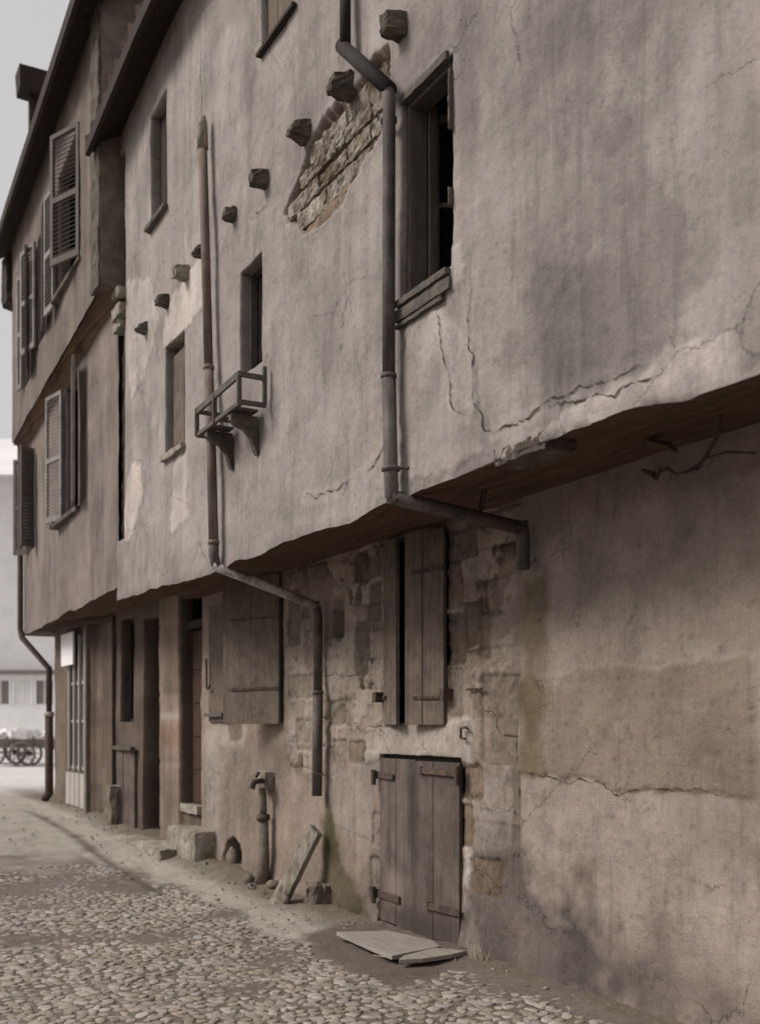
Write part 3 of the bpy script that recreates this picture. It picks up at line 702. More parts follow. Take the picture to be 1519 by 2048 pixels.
# laths and rubble courses laid bare where the plaster has fallen
M['lath'] = solid('limy_rough_lath', (.20, .155, .115), .97, 10, .6, (3.2, 3.2, .55), bumps=1.0, dist=.03, fine=48, col2=(.50, .455, .40))
mb = MB(); px_ = np.array([p[0] for p in bare_poly]); pz_ = np.array([p[1] for p in bare_poly])
z = 5.02; row = 0
while z < pz_.max() - .03:
    hgt = random.uniform(.115, .15); xs_ = np.arange(px_.min(), px_.max(), .02)
    ins = bare_d(xs_, np.full(len(xs_), z + hgt / 2)) < -.012
    run = []; x_ = None
    for xx, k in zip(xs_, ins):
        if k and x_ is None: x_ = xx
        if (not k or xx == xs_[-1]) and x_ is not None: run.append((x_, xx)); x_ = None
    for xa_, xb_ in run:
        cur = xa_
        while cur < xb_ - .05:
            L = min(random.uniform(.28, .7), xb_ - cur); th = random.uniform(.018, .036); tl = random.uniform(-.02, .02); dn = random.uniform(0, .012)
            Mx = Matrix.Translation((cur, 3.262, z + dn)) @ Matrix.Rotation(tl, 4, 'Y') @ Matrix.Rotation(R(7), 4, 'X')
            mb.rough((0, -th, 0), (L - .012, .02, hgt - .022 - random.uniform(0, .02)), (max(3, int(L / .035)), 2, 5), .0045, 0, Mx); cur += L
    z += hgt; row += 1
mb.build('bare_laths', 'lath', A, label='rough laths and rubble laid bare where the plaster has fallen')
# ---------------- joist ends
for i, (px_, py_, s) in enumerate(((785, 52, 1.0), (681, 172, 1.15), (596, 262, 1.1), (515, 357, .95), (455, 428, .8), (396, 502, .85), (361, 546, 1.0), (322, 602, .9), (282, 656, .9))):
    x, z = on(UP, px_, py_, -.05); mb = MB(); wd = .060 * s; L = .125 * s
    ang = random.uniform(-.08, .12)
    Mx = Matrix.Translation((x + .02, 3.2, z)) @ Matrix.Rotation(ang, 4, 'Y') @ Matrix.Rotation(random.uniform(-.1, .1), 4, 'Z')
    def tp(p, s=s, L=L, i=i):
        t = max(0, -p[1]) / L; return (p[0] * (1 - (.15 + .03 * (i % 4)) * t), p[1] * (1 - (.25 * (i % 3) / 2) * (p[2] > 0)), p[2] * (1 - (.2 + .08 * (i % 3)) * t) - t * .008)
    mb.rough((-wd * .95, -L, -wd * 1.15), (wd * .95, .12, wd * 1.1), (5, 6, 5), .0055, i, Mx, tp)
    mb.build('joist_end', 'pale_stone' if i in (6,) else 'joist', A, False, label='sawn joist end, paler and broken' if i == 6 else None)
# top right dark bracket shadow board under the eave joist
# ---------------- windows
def window(parent, pl, w_, name='window', label=None):
    o = bpy.data.objects.new(name, None); scn.collection.objects.link(o); o.parent = parent
    c = Vector(((w_[0] + w_[1]) / 2, Y(pl, w_[0]), w_[2])); o.location = c - wloc(parent)
    if label: o['label'] = label
    return o
# W1: tall open casement
w1 = window(A, UP, W1, label='tall open window with a worn wooden frame')
mb = MB(); x0, x1, z0, z1 = W1
mb.box((x0 - .03, 3.225, z0 - .02), (x0 + .035, 3.345, z1 + .02)); mb.box((x1 - .035, 3.235, z0 - .02), (x1 + .03, 3.345, z1 + .02)); mb.box((x0 + .035, 3.23, z1 - .04), (x1 - .035, 3.345, z1 + .02)); mb.box((x0 + .035, 3.23, z0 - .02), (x1 - .035, 3.345, z0 + .03))
mb.build('frame', 'frame_wood', w1, bevel=.004)
mb = MB(); Mx = frame(x0 + .03, 3.39, z0 + .03, R(62)); h = z1 - z0 - .06
for a, b in (((0, 0, 0), (.04, .035, h)), ((.26, 0, 0), (.30, .035, h)), ((.04, 0, 0), (.26, .035, .05)), ((.04, 0, h - .05), (.26, .035, h)), ((.04, .005, h * .5), (.26, .03, h * .5 + .03))): mb.box(a, b, Mx)
cas = mb.build('casement', 'frame_wood', w1, bevel=.003)
mb = MB(); mb.box((x0 + .035, 3.35, z0), (x0 + .065, 3.40, z1)); mb.build('inner_stop', 'frame_wood', w1)
room(w1, x0, x1, 3.345, z0, z1)
mb = MB(); mb.rough((x0 - .03, 3.155, z0 - .045), (x1 - .01, 3.26, z0 - .005), (14, 2, 2), .0015); mb.rough((x0 - .05, 3.17, z0 - .125), (x1 + .00, 3.25, z0 - .05), (14, 2, 3), .0018); mb.rough((x0 - .05, 3.172, z0 - .160), (x1 - .08, 3.24, z0 - .138), (10, 2, 2), .002)
mb.build('sill', 'frame_wood', w1, label='split and weathered wooden sill')
mb = MB(); mb.rough((x0 - .02, 3.180, z1 - .015), (x1 - .04, 3.26, z1 + .035), (14, 2, 2), .0015); mb.build('lintel', 'frame_wood', w1)
mb = MB(); mb.rough((x1 - .004, 3.17, z0 + .75), (x1 + .008, 3.23, z1 - .1), (2, 2, 12), .002); mb.build('jamb_board', 'frame_wood', w1); mb = MB(); mb.rough((x1 - .006, 3.17, z0 + .33), (x1 + .008, 3.23, z0 + .43), (2, 2, 4), .002); mb.build('jamb_board', 'frame_wood', w1)
# W2: small window above the rack
w2 = window(A, UP, W2, label='small narrow open window behind the wooden rack')
x0, x1, z0, z1 = W2; mb = MB(); boxframe(mb, x0 - .01, x1 + .01, z0 - .02, z1 + .02, 3.285, 3.35, .045); mb.build('frame', 'frame_wood', w2, bevel=.003)
mb = MB(); Mx = frame(x0 + .03, 3.36, z0 + .02, R(70)); mb.box((0, 0, 0), (.03, .03, .82), Mx); mb.box((.2, 0, 0), (.23, .03, .82), Mx); mb.box((.03, 0, 0), (.2, .03, .04), Mx); mb.box((.03, 0, .78), (.2, .03, .82), Mx); mb.build('casement', 'frame_wood', w2)
room(w2, x0, x1, 3.35, z0, z1)
# W3: boarded window
w3 = window(A, UP, W3, label='narrow window closed by a pale board')
x0, x1, z0, z1 = W3; mb = MB(); planks(mb, x1 - x0 - .03, z1 - z0 - .10, .03, 3, frame(x0 + .015, 3.275, z0 + .02, 0)); mb.build('board', 'grey_wood', w3)
mb = MB(); boxframe(mb, x0 - .01, x1 + .01, z0 - .02, z1 + .02, 3.306, 3.35, .05); mb.build('frame', 'frame_wood', w3)
room(w3, x0, x1, 3.35, z0, z1)
mb = MB(); mb.rough((x0 - .04, 3.16, z0 - .06), (x1 + .01, 3.25, z0 - .005), (8, 3, 2), .004); mb.build('sill', 'pale_stone', w3)
# W4, W5: top floor
w4 = window(A, UP, W4, label='dark shuttered attic window under the eave')
x0, x1, z0, z1 = W4; mb = MB(); planks(mb, x1 - x0, z1 - z0, .03, 3, frame(x0, 3.29, z0, 0)); mb.build('shutter', 'dark_wood', w4)
room(w4, x0, x1, 3.34, z0, z1)
mb = MB(); mb.rough((x0 - .05, 3.14, z0 - .05), (x1 + .03, 3.25, z0 - .003), (8, 3, 2), .004); mb.build('sill', 'frame_wood', w4)
w5 = window(A, UP, W5, label='top floor window cut by the upper edge of the view')
x0, x1, z0, z1 = W5; mb = MB(); planks(mb, x1 - x0, z1 - z0, .03, 3, frame(x0, 3.24, z0, 0)); mb.build('shutter', 'grey_wood', w5)
room(w5, x0, x1, 3.34, z0, z1)
mb = MB(); mb.box((x0 - .02, 3.15, z0 - .03), (x1 + .03, 3.25, z0 - .002)); mb.build('sill', 'dark_wood', w5)
# slot timber between the houses
mb = MB(); mb.rough((-11.70, 3.255, 3.5), (-11.28, 3.36, 8.0), (4, 2, 60), .008); mb.build('corner_post', 'dark_wood', A, label='dark timber post in the gap between the houses')
mb = MB()
for z, a, b, h in ((6.30, -11.58, -11.32, .10), (6.08, -11.62, -11.30, .13), (5.93, -11.55, -11.30, .08)):
    mb.rough((a, 3.13, z), (b, 3.30, z + h), (4, 3, 3), .006)
mb.build('corbel_stones', 'pale_stone', A)

# ---------------- shutters on the ground wall
def strap(parent, Mx, x0, x1, z, y=-.012, h=.028, name='strap_hinge'):
    mb = MB(); mb.box((x0, y, z), (x1, y + .008, z + h), Mx)
    n = 5
    for i in range(n):
        x = x0 + (x1 - x0) * (i + .5) / n; mb.box((x - .006, y - .005, z + h / 2 - .006), (x + .006, y, z + h / 2 + .006), Mx)
    return mb.build(name, 'iron', parent)
s2 = window(A, LO, S2, label='boarded window whose two shutters stand ajar above the plank door')
x0, x1, z0, z1 = S2; wl = (x1 - x0) / 2
ML = frame(x0 - .01, 4.135, z0 - .02, R(-14)); lf = MB(); planks(lf, wl - .085, z1 - z0 + .03, .032, 1, ML); lf = lf.build('shutter', 'grey_wood', s2, bevel=.003, label='left shutter leaf, standing further open')
MR = Matrix.Translation((x1 + .015, 4.12, z0 - .02)) @ Matrix.Rotation(R(9), 4, 'Z') @ Matrix.Translation((-(wl - .01), 0, 0))
rf = MB(); planks(rf, wl - .01, z1 - z0 + .03, .032, 2, MR); rf = rf.build('shutter', 'grey_wood', s2, bevel=.003, label='right shutter leaf with a long iron strap')
strap(s2, MR, .10, wl - .01, .19, h=.022); strap(s2, ML, -.02, .10, .20, h=.03); strap(s2, MR, .08, wl - .01, 1.12)
room(s2, x0, x1, 4.28, z0, z1, .5)
for a, b in (((x1 + .01, 4.09, z0 + .16), (x1 + .06, 4.18, z0 + .24)), ((x0 - .07, 4.07, z0 + .16), (x0 - .015, 4.18, z0 + .24))):
    mb = MB(); mb.box(a, b); mb.build('hinge_pin', 'iron', s2)
s3 = window(A, LO, S3, label='wide boarded window with one shutter leaf swung out')
x0, x1, z0, z1 = S3; Mx = frame(x0, 4.12, z0, 0); mb = MB(); planks(mb, .56, z1 - z0, .03, 1, Mx); mb.build('shutter', 'grey_wood', s3, bevel=.003, label='closed left shutter leaf with an iron handle')
mb = MB(); planks(mb, x1 - x0 - .57, z1 - z0 - .02, .03, 4, frame(x0 + .57, 4.19, z0, 0)); mb.build('inner_board', 'dark_wood', s3)
MR = Matrix.Translation((x1 + .01, 4.11, z0 - .02)) @ Matrix.Rotation(R(25), 4, 'Z') @ Matrix.Translation((-.74, 0, 0))
mb = MB(); planks(mb, .74, z1 - z0 + .16, .035, 2, MR, gap=.002); mb.build('shutter', 'grey_wood', s3, bevel=.003, label='right shutter leaf swung out over the wall')
strap(s3, MR, .10, .74, .33); strap(s3, MR, .12, .74, 1.02, h=.02)
mb = MB(); mb.box((x0 - .02, 4.07, z0 + .06), (x0 + .52, 4.10, z0 + .10)); mb.build('cross_bar', 'frame_wood', s3)
mb = MB(); hx = X(LO, 424) + .03; mb.tube([(hx, 4.08, 2.34), (hx, 4.085, 2.1), (hx + .02, 4.075, 2.02), (hx + .07, 4.07, 2.0), (hx + .12, 4.08, 2.04)], .012, 8); mb.build('handle', 'iron', s3)
room(s3, x0, x1, 4.30, z0, z1, .4)

# ---------------- plank door of the cellar
stained('door_wood', 'smeared_door_wood', ((X(LO, 838), 1.0, .14, .55, (.035, .028, .027)), (X(LO, 860), .1, .6, .16, (.05, .04, .033)), (X(LO, 795), .35, .22, .2, (.20, .165, .14))))
dr = window(A, LO, D1, 'door', 'low double plank door with rusty strap hinges'); dr.location.z = 0
x0, x1, _, z1 = D1; wl = (x1 - x0) / 2
ML = frame(x0, 4.145, .02, R(-3)); mb = MB(); planks(mb, wl, z1 - .055, .035, 2, ML, ragged=.04, gap=.002); mb.build('leaf', 'smeared_door_wood', dr, bevel=.004)
MR = Matrix.Translation((x1, 4.13, .03)) @ Matrix.Rotation(R(5), 4, 'Z') @ Matrix.Translation((-wl + .006, 0, 0))
mb = MB(); planks(mb, wl - .006, z1 - .07, .035, 2, MR, ragged=.07, gap=.002); mb.build('leaf', 'smeared_door_wood', dr, bevel=.004)
def bigstrap(Mx, a, b, z, tilt=0, h=.045):
    Mt = Mx @ Matrix.Translation((a, -.004, z)) @ Matrix.Rotation(tilt, 4, 'Y'); mb = MB(); mb.box((0, -.018, 0), (b - a, 0, h), Mt); mb.box((0, -.022, -.008), (.02, 0, h + .008), Mt)
    return mb.build('strap_hinge', 'iron', dr, bevel=.003)
bigstrap(ML, -.03, .26, 1.155, .02); bigstrap(ML, -.03, .36, .20, 0, .055); bigstrap(MR, .13, wl + .01, 1.21, .02); bigstrap(MR, .22, wl + .02, .22, -.0, .05)
for x, za, zb in ((x0 - .03, 1.12, 1.24), (x0 - .03, .17, .30), (x1 + .02, 1.17, 1.31)):
    mb = MB(); mb.tube([(x, 4.10, za), (x, 4.10, zb)], .022, 8); mb.build('hinge_pin', 'iron', dr)
mb = MB(); mb.rough((x0 - .02, 4.09, -.05), (x1 + .02, 4.3, .022), (10, 3, 2), .004); mb.build('threshold', 'stone', dr)
mb = MB(); mb.box((x0 - .01, 4.19, -.05), (x0 + .05, 4.27, z1)); mb.box((x1 - .05, 4.19, -.05), (x1 + .01, 4.27, z1)); mb.box((x0 + .05, 4.19, z1 - .05), (x1 - .05, 4.27, z1)); mb.build('frame', 'dark_wood', dr)
room(dr, x0, x1, 4.26, 0, z1, .5)

# iron hooks and bars on the ground wall
def lpt(px_, py_, n=-.03):
    x, z = on(LO, px_, py_, n); return Vector((x, 4.16 + n, z))
mb = MB(); mb.tube([lpt(932, 1455, .0), lpt(931, 1455, -.05), lpt(921, 1456, -.05), lpt(921, 1476, -.05), lpt(930, 1478, -.05)], .009, 8); mb.build('wall_hook', 'iron', A)
mb = MB(); mb.tube([lpt(1008, 1470, -.06), lpt(1044, 1474, -.03), lpt(1045, 1490, -.03)], .009, 8); mb.build('wall_hook', 'iron', A, label='bent iron bar beside the pier')
mb = MB(); mb.tube([lpt(934, 1379, -.03), lpt(962, 1378, -.03)], .008, 8); mb.build('iron_bar', 'iron', A)
mb = MB(); mb.tube([lpt(925, 1208, -.03), lpt(958, 1204, -.03)], .006, 8); mb.build('iron_bar', 'iron', A)

# ---------------- downpipes
def upt(px_, py_, n=-.08):
    x, z = on(UP, px_, py_, n); return Vector((x, 3.2 + n, z))
def collar(p, d, r, parent, mat='zinc', hh=.018):
    p = Vector(p); d = Vector(d).normalized(); mb = MB(); mb.tube([p - d * hh, p + d * hh], r, 16); return mb.build('collar', mat, parent, True)
def pipe_part(label):
    o = bpy.data.objects.new('downpipe', None); scn.collection.objects.link(o); o.parent = A; o['label'] = label; return o
p1 = pipe_part('rusty brown downpipe that ends in a long slanting elbow under the jetty')
top = upt(405, 290); mid = upt(417, 735); low = upt(427, 1085)
p1.location = low - wloc(A)
mb = MB(); mb.tube([top, upt(411, 500), mid], .039, 18, True); mb.build('upper_pipe', 'terracotta', p1, True)
mb = MB(); mb.tube([mid, upt(423, 930), low], .042, 18, True); mb.build('middle_pipe', 'terracotta', p1, True)
e1 = upt(427, 1130); in1 = Vector((e1.x + .03, 4.08, on(LO, 640, 1212, -.08)[1]))
mb = MB(); mb.tube([low, upt(427, 1110), e1 + Vector((0, .02, 0)), e1 + Vector((0, .03, -.012))], .043, 18); mb.build('elbow', 'zinc', p1, True)
mb = MB(); mb.tube([e1 + Vector((0, -.01, .0)), in1], .041, 18); mb.build('slanting_pipe', 'zinc_light', p1, True)
b1 = Vector((in1.x - .0, 4.08, on(LO, 640, 1385, -.08)[1])); c1 = Vector((in1.x - .02, 4.08, on(LO, 640, 1593, -.08)[1]))
mb = MB(); mb.tube([in1 + Vector((0, -.03, .04)), in1 + Vector((0, 0, -.07)), b1], .040, 18); mb.tube([b1, c1], .045, 18, True); mb.build('lower_pipe', 'zinc', p1, True)
mb = MB(); mb.tube([top + Vector((0, 0, .25)), top + Vector((0, 0, .18)), top + Vector((0, 0, -.03))], [.026, .043, .048], 16, True, .04); mb.build('mortar_collar', 'pale_stone', p1, True)
for p in (mid, low): collar(p, (0, 0, 1), .048, p1, 'terracotta')
collar(b1, (0, 0, 1), .050, p1); collar(c1 + Vector((0, 0, .20)), (0, 0, 1), .052, p1, 'iron', .01)
mb = MB(); q = c1 + Vector((0, 0, .2)); mb.tube([q + Vector((.05, -.03, 0)), q + Vector((.11, .06, -.02))], .008, 6); mb.build('bracket', 'iron', p1)
p2 = pipe_part('grey zinc downpipe beside the tall window')
p2.location = upt(782, 985) - wloc(A)
t0 = upt(690, -60); t1 = upt(690, 98); t2 = upt(778, 178, -.09); m2 = upt(777, 752); l2 = upt(781, 938); e2 = upt(783, 1000)
mb = MB(); mb.tube([t0, t1 + Vector((0, 0, -.03))], .036, 16); mb.build('top_pipe', 'zinc_dark', p2, True)
dirn = (t2 - t1).normalized(); mb = MB(); mb.tube([t1 - dirn * .07, t2 + dirn * .01], .045, 18); mb.build('offset_pipe', 'zinc_dark', p2, True)
mb = MB(); mb.tube([t2 - dirn * .03 + Vector((0, 0, .0)), t2 + Vector((0, 0, -.07)), upt(777, 500), m2], .039, 18, True); mb.build('upper_pipe', 'zinc', p2, True)
mb = MB(); mb.tube([m2, l2, e2 + Vector((0, 0, .03)), e2 + Vector((0, .03, .0))], .043, 18); mb.build('lower_pipe', 'zinc', p2, True)
in2 = Vector((e2.x + .02, 4.07, on(LO, 1028, 1062, -.09)[1])); d2 = Vector((in2.x, 4.07, on(LO, 1028, 1142, -.09)[1]))
mb = MB(); mb.tube([e2 + Vector((0, -.015, .02)), in2], .044, 18); mb.build('slanting_pipe', 'zinc', p2, True)
mb = MB(); mb.tube([in2 + Vector((0, -.02, .045)), in2 + Vector((0, 0, -.06)), d2], .044, 18); mb.build('outlet', 'zinc', p2, True)
collar(m2, (0, 0, 1), .048, p2, 'zinc', .012); collar(l2, (0, 0, 1), .056, p2, 'zinc', .012); collar(upt(777, 240), (0, 0, 1), .050, p2, 'zinc', .012)
mb = MB(); q = upt(777, 240); mb.tube([q, q + Vector((-.09, .06, -.0)), q + Vector((-.1, .1, -.02))], .010, 6); mb.build('bracket', 'iron', p2); mb = MB(); q = upt(781, 938); mb.tube([q, q + Vector((.09, .09, .0))], .008, 6); mb.build('bracket', 'iron', p2); mb = MB()
q = Vector((in2.x - .08, 3.78, in2.z + .06)); mb.tube([q, q + Vector((.02, .04, .26))], .008, 6); mb.tube([q + Vector((.03, 0, 0)), q + Vector((.06, .04, .25))], .007, 6); mb.build('bracket', 'iron', p2)

# ---------------- hanging wire under the jetty
mb = MB(); pts = [on(LO, a, b, -.25) for a, b in ((1444, 862), (1425, 895), (1400, 925), (1372, 945))]
mb.tube([(x, 3.9 + random.uniform(-.02, .02), z) for x, z in pts], .010, 6)
pts = [on(LO, a, b, -.25) for a, b in ((1519, 908), (1460, 905), (1420, 918), (1395, 938), (1360, 950), (1330, 935), (1305, 948))]
mb.tube([(x, 3.9 + random.uniform(-.03, .03), z) for x, z in pts], .007, 6)
pts = [on(LO, a, b, -.25) for a, b in ((1290, 900), (1310, 885), (1345, 892), (1362, 905))]
mb.tube([(x, 3.88, z) for x, z in pts], [.01, .022, .022, .01], 6, True, .2)
pts = [on(LO, a, b, -.25) for a, b in ((1292, 940), (1312, 950), (1320, 958), (1330, 935))]
mb.tube([(x, 3.88, z) for x, z in pts], [.008, .018, .014, .006], 6, True, .2)
pts = [on(LO, 1440, 850, -.3), on(LO, 1444, 862, -.25)]; mb.tube([(pts[0][0], 3.86, 3.12), (pts[1][0], 3.9, pts[1][1])], .009, 6)
o = mb.build('hanging_wire', 'iron'); prop(o, 'black tangled wire hanging under the jetty at the right edge', 'wire')

# ================================================================== flower rack under the small window
rk = thing('window_rack', (-7.83, 3.1, 4.05), 'empty weathered wooden window box rack on two brackets below the small window', 'window box')
xa, xb, yo, yi, zt, zb = -8.33, -7.38, 2.96, 3.17, 4.225, 4.03
def bar(mb, p, q, w1_=.03, h1=.03): 
    p, q = Vector(p), Vector(q); d = (q - p); L = d.length; Mx = Matrix.Translation(p) @ d.to_track_quat('X', 'Z').to_matrix().to_4x4(); mb.box((0, -w1_ / 2, -h1 / 2), (L, w1_ / 2, h1 / 2), Mx)
mb = MB(); bar(mb, (xa, yo, zt - .02), (xb, yo, zt + .015), .022, .055); bar(mb, (xb, yo, zt + .015), (xb + .01, yi, zt + .01), .022, .04); bar(mb, (xa, yo, zt - .02), (xa, yi, zt - .02), .022, .035); mb.build('top_rail', 'frame_wood', rk, bevel=.003)
mb = MB(); bar(mb, (xa, yo + .01, zb - .02), (xb, yo + .01, zb), .03, .035); bar(mb, (xb, yo, zb), (xb + .01, yi, zb), .03, .035); bar(mb, (xa, yo, zb - .02), (xa, yi, zb - .02), .03, .035); bar(mb, (xa + .25, yo, zb - .01), (xa + .25, yi, zb - .01), .12, .018); bar(mb, (xa + .5, yo, zb - .01), (xa + .5, yi, zb - .01), .11, .018); bar(mb, (xb - .2, yo, zb - .0), (xb - .2, yi, zb - .0), .13, .018); mb.build('bottom_frame', 'frame_wood', rk, bevel=.003)
for x, h in ((xa + .005, 0), (xa + .42, 0), (xb - .01, .01)):
    mb = MB(); bar(mb, (x, yo, zb - .03), (x, yo, zt + h), .035, .028); mb.build('post', 'frame_wood', rk, bevel=.003)
mb = MB(); bar(mb, (xb + .01, yi - .01, zb), (xb + .01, yi - .01, zt + .10), .03, .03); mb.build('post', 'frame_wood', rk, bevel=.003)
for x in (-8.13, -7.60):
    mb = MB(); prof = [(2.97, 4.0), (3.19, 4.0), (3.19, 3.70), (3.165, 3.74), (3.14, 3.83), (3.08, 3.89), (3.0, 3.915), (2.965, 3.95)]
    V = [(x - .03, a, b) for a, b in prof] + [(x + .03, a, b) for a, b in prof]; n = len(prof)
    mb.add(V, [tuple(range(n)), tuple(range(2 * n - 1, n - 1, -1))] + [(i, i + n, (i + 1) % n + n, (i + 1) % n) for i in range(n)])
    mb.build('bracket', 'joist', rk, bevel=.004)

# ================================================================== HOUSE B (far house)
Bh = thing('shuttered_house', (-15, 3.3, 0), 'taller brown house with louvred shutters beyond the plastered one', 'house')
PB1 = lambda *p: [on(B1, *q) for q in p]
def mkpaint(base, seed, dark=()):
    def f(x, z):
        t = 1 + (fbm(x * .8, z * .8, seed, 3) - .5) * .3 + (fbm(x * 3, z * 1.5, seed + 1, 4) - .5) * .4
        st = fbm(x * 7, z * .4, seed + 2, 4); t = t * (1 - .22 * np.clip((st - .5) * 4, 0, 1))
        return np.array(base) * t[:, None]
    return f
def mkdisp(seed, a=.03):
    return lambda x, z: (fbm(x * .8, z * .8, seed, 3) - .5) * a + (fbm(x * 4, z * 4, seed + 3, 4) - .5) * a * .6
XE = -18.75
# first floor
V1 = (X(B1, 131), X(B1, 157), on(B1, 131, 1035)[1], on(B1, 157, 735)[1])
V1b = (X(B1, 58), X(B1, 70), on(B1, 64, 1100)[1], on(B1, 64, 905)[1])
h1 = [(*V1, .15), (*V1b, .15)]
wall('first_floor_wall', B1, lines(XE, -11.6, [(-11.6, .05)], [v for h in h1 for v in h[:2]]), lines(3.14, 6.5, [(6.5, .05)], [v for h in h1 for v in h[2:4]]), h1, mkdisp(200), mkpaint((.235, .212, .195), 210), 'plaster', Bh, .012, lambda x: (fbm(x * 1.3, x * 0, 220, 3) - .5) * .08)
# second floor
V2 = (X(B2, 118), X(B2, 160), on(B2, 160, 512)[1] , on(B2, 160, 245)[1])
V2b = (X(B2, 76), X(B2, 90), V2[2] - .05, V2[3] - .1)
V2c = (X(B2, 50), X(B2, 61), V2[2] - .3, V2[3] - .1)
h2 = [(*V2, .15), (*V2b, .15), (*V2c, .15)]
wall('second_floor_wall', B2, lines(XE, -11.5, [(-11.5, .05)], [v for h in h2 for v in h[:2]]), lines(6.45, 9.9, [(9.9, .06)], [v for h in h2 for v in h[2:4]]), h2, mkdisp(230), mkpaint((.20, .178, .162), 240), 'plaster', Bh, .012, lambda x: (fbm(x * 1.3, x * 0, 250, 3) - .5) * .06)
# side of the second floor above and beside the lower roof
def quad(name, P, mat, parent):
    return link(name, P, [(0, 1, 2, 3)], mat, parent)
mb = MB(); mb.rough((-11.62, 2.985, 6.4), (-11.485, 8, 12.0), (2, 30, 30), .006); mb.build('gable_wall', 'stone', Bh, label='side wall rising above the lower roof')
mb = MB(); mb.rough((-11.85, 3.0 - .045, 6.42), (-11.5, 3.03, 9.8), (3, 2, 30), .006); mb.build('corner_timber', 'joist', Bh)
# cove between the floors
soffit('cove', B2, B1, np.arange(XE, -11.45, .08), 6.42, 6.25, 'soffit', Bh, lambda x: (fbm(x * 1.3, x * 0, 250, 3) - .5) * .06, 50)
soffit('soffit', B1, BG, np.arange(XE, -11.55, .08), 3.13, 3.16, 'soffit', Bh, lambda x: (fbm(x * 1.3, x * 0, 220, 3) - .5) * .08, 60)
# end wall beyond the corner
mb = MB(); yb = Y(B1, XE); mb.add([(XE, yb, 3.14), (XE, 9, 3.14), (XE, 9, 12), (XE, Y(B2, XE), 9.9), (XE, Y(B2, XE), 6.45), (XE, yb, 6.45)], [(0, 1, 2, 3, 4, 5)])
mb.add([(-18.07, Y(BG, -18.05) + .05, 0), (-18.07, 9, 0), (-18.07, 9, 3.3), (-18.07, Y(BG, -18.05) + .05, 3.3)], [(0, 1, 2, 3)]); mb.add([(XE, yb, 3.15), (XE, 9, 3.15), (-18, 9, 3.15), (-18, yb, 3.15)], [(0, 1, 2, 3)])
mb.build('end_wall', 'stone', Bh)
slab('roof', [(-11.3, 2.70, 9.36), (-14, 2.83, 9.46), (-17, 2.98, 9.60), (-19.35, 3.12, 9.74)], (0, 4.5, 2.8), .12, 'dark_wood', Bh)
mb = MB()
for i in range(33):
    x = -11.35 - i * .245; yy = 2.76 + (-11.3 - x) * .054; mb.tube([(x, yy, 9.49 + i * .0115), (x, yy + 4.5, 12.29 + i * .0115)], .09, 8)
mb.build('roof_tiles', 'tile', Bh)
slab('eave_board', [(-11.28, 2.66, 9.33), (-14, 2.79, 9.43), (-17, 2.94, 9.57), (-19.37, 3.08, 9.71)], (0, .05, .0), .17, 'dark_wood', Bh)
mb = MB(); e0 = on(B2, 40, 430)
mb.rough((-19.3, 3.25, 8.88), (XE - .02, 4.4, 9.75), (4, 8, 6), .012); mb.build('verge_boarding', 'dark_wood', Bh, label='dark boarded verge at the far roof corner')
# hoist dormer beyond the ridge of the eave
mb = MB(); mb.box((-18.68, 3.40, 12.36), (-18.30, 3.90, 12.74), None, .02); mb.box((-18.58, 3.58, 9.9), (-18.44, 3.70, 12.36)); mb.build('chimney_cowl', 'dark_wood', Bh)
# shutters, first floor
def bwin(pl, w_, label, nm='window'):
    o = window(Bh, pl, w_, nm, label); room(o, w_[0], w_[1], Y(pl, w_[0]) + .12, w_[2], w_[3], .5); return o
wb = bwin(B1, V1, 'first floor window between two open louvred shutters')
mb = MB(); boxframe(mb, V1[0], V1[1], V1[2], V1[3], Y(B1, V1[0]) + .08, Y(B1, V1[0]) + .12, .06); mb.box(((V1[0] + V1[1]) / 2 - .02, Y(B1, V1[0]) + .07, V1[2]), ((V1[0] + V1[1]) / 2 + .02, Y(B1, V1[0]) + .11, V1[3])); mb.build('frame', 'louvre_dull', wb)
hgt = V1[3] - V1[2]
louvre(wb, 'shutter', frame(V1[1] + .02, Y(B1, V1[1]) - .10, V1[2] - .02, R(-12)), .52, hgt, 'louvre', sgn=1)
louvre(wb, 'shutter', frame(V1[0] - .02, Y(B1, V1[0]) - .06, V1[2] - .02, R(12)), .52, hgt, 'louvre', sgn=-1)
mb = MB(); mb.box((V1[0] - .6, Y(B1, V1[0]) - .10, V1[2] - .08), (V1[1] + .08, Y(B1, V1[0]) + .03, V1[2] - .025)); mb.build('sill', 'joist', wb)
wb = bwin(B1, V1b, 'far first floor window with a shutter swung out over the corner')
louvre(wb, 'shutter', frame(V1b[0] - .02, Y(B1, V1b[0]) - .02, V1b[2] - .02, R(40)), .30, V1b[3] - V1b[2], 'louvre_dull', sgn=-1)
louvre(wb, 'shutter', frame(V1b[1] + .02, Y(B1, V1b[1]) - .05, V1b[2] - .02, R(-60)), .25, V1b[3] - V1b[2], 'louvre_dull', sgn=1)
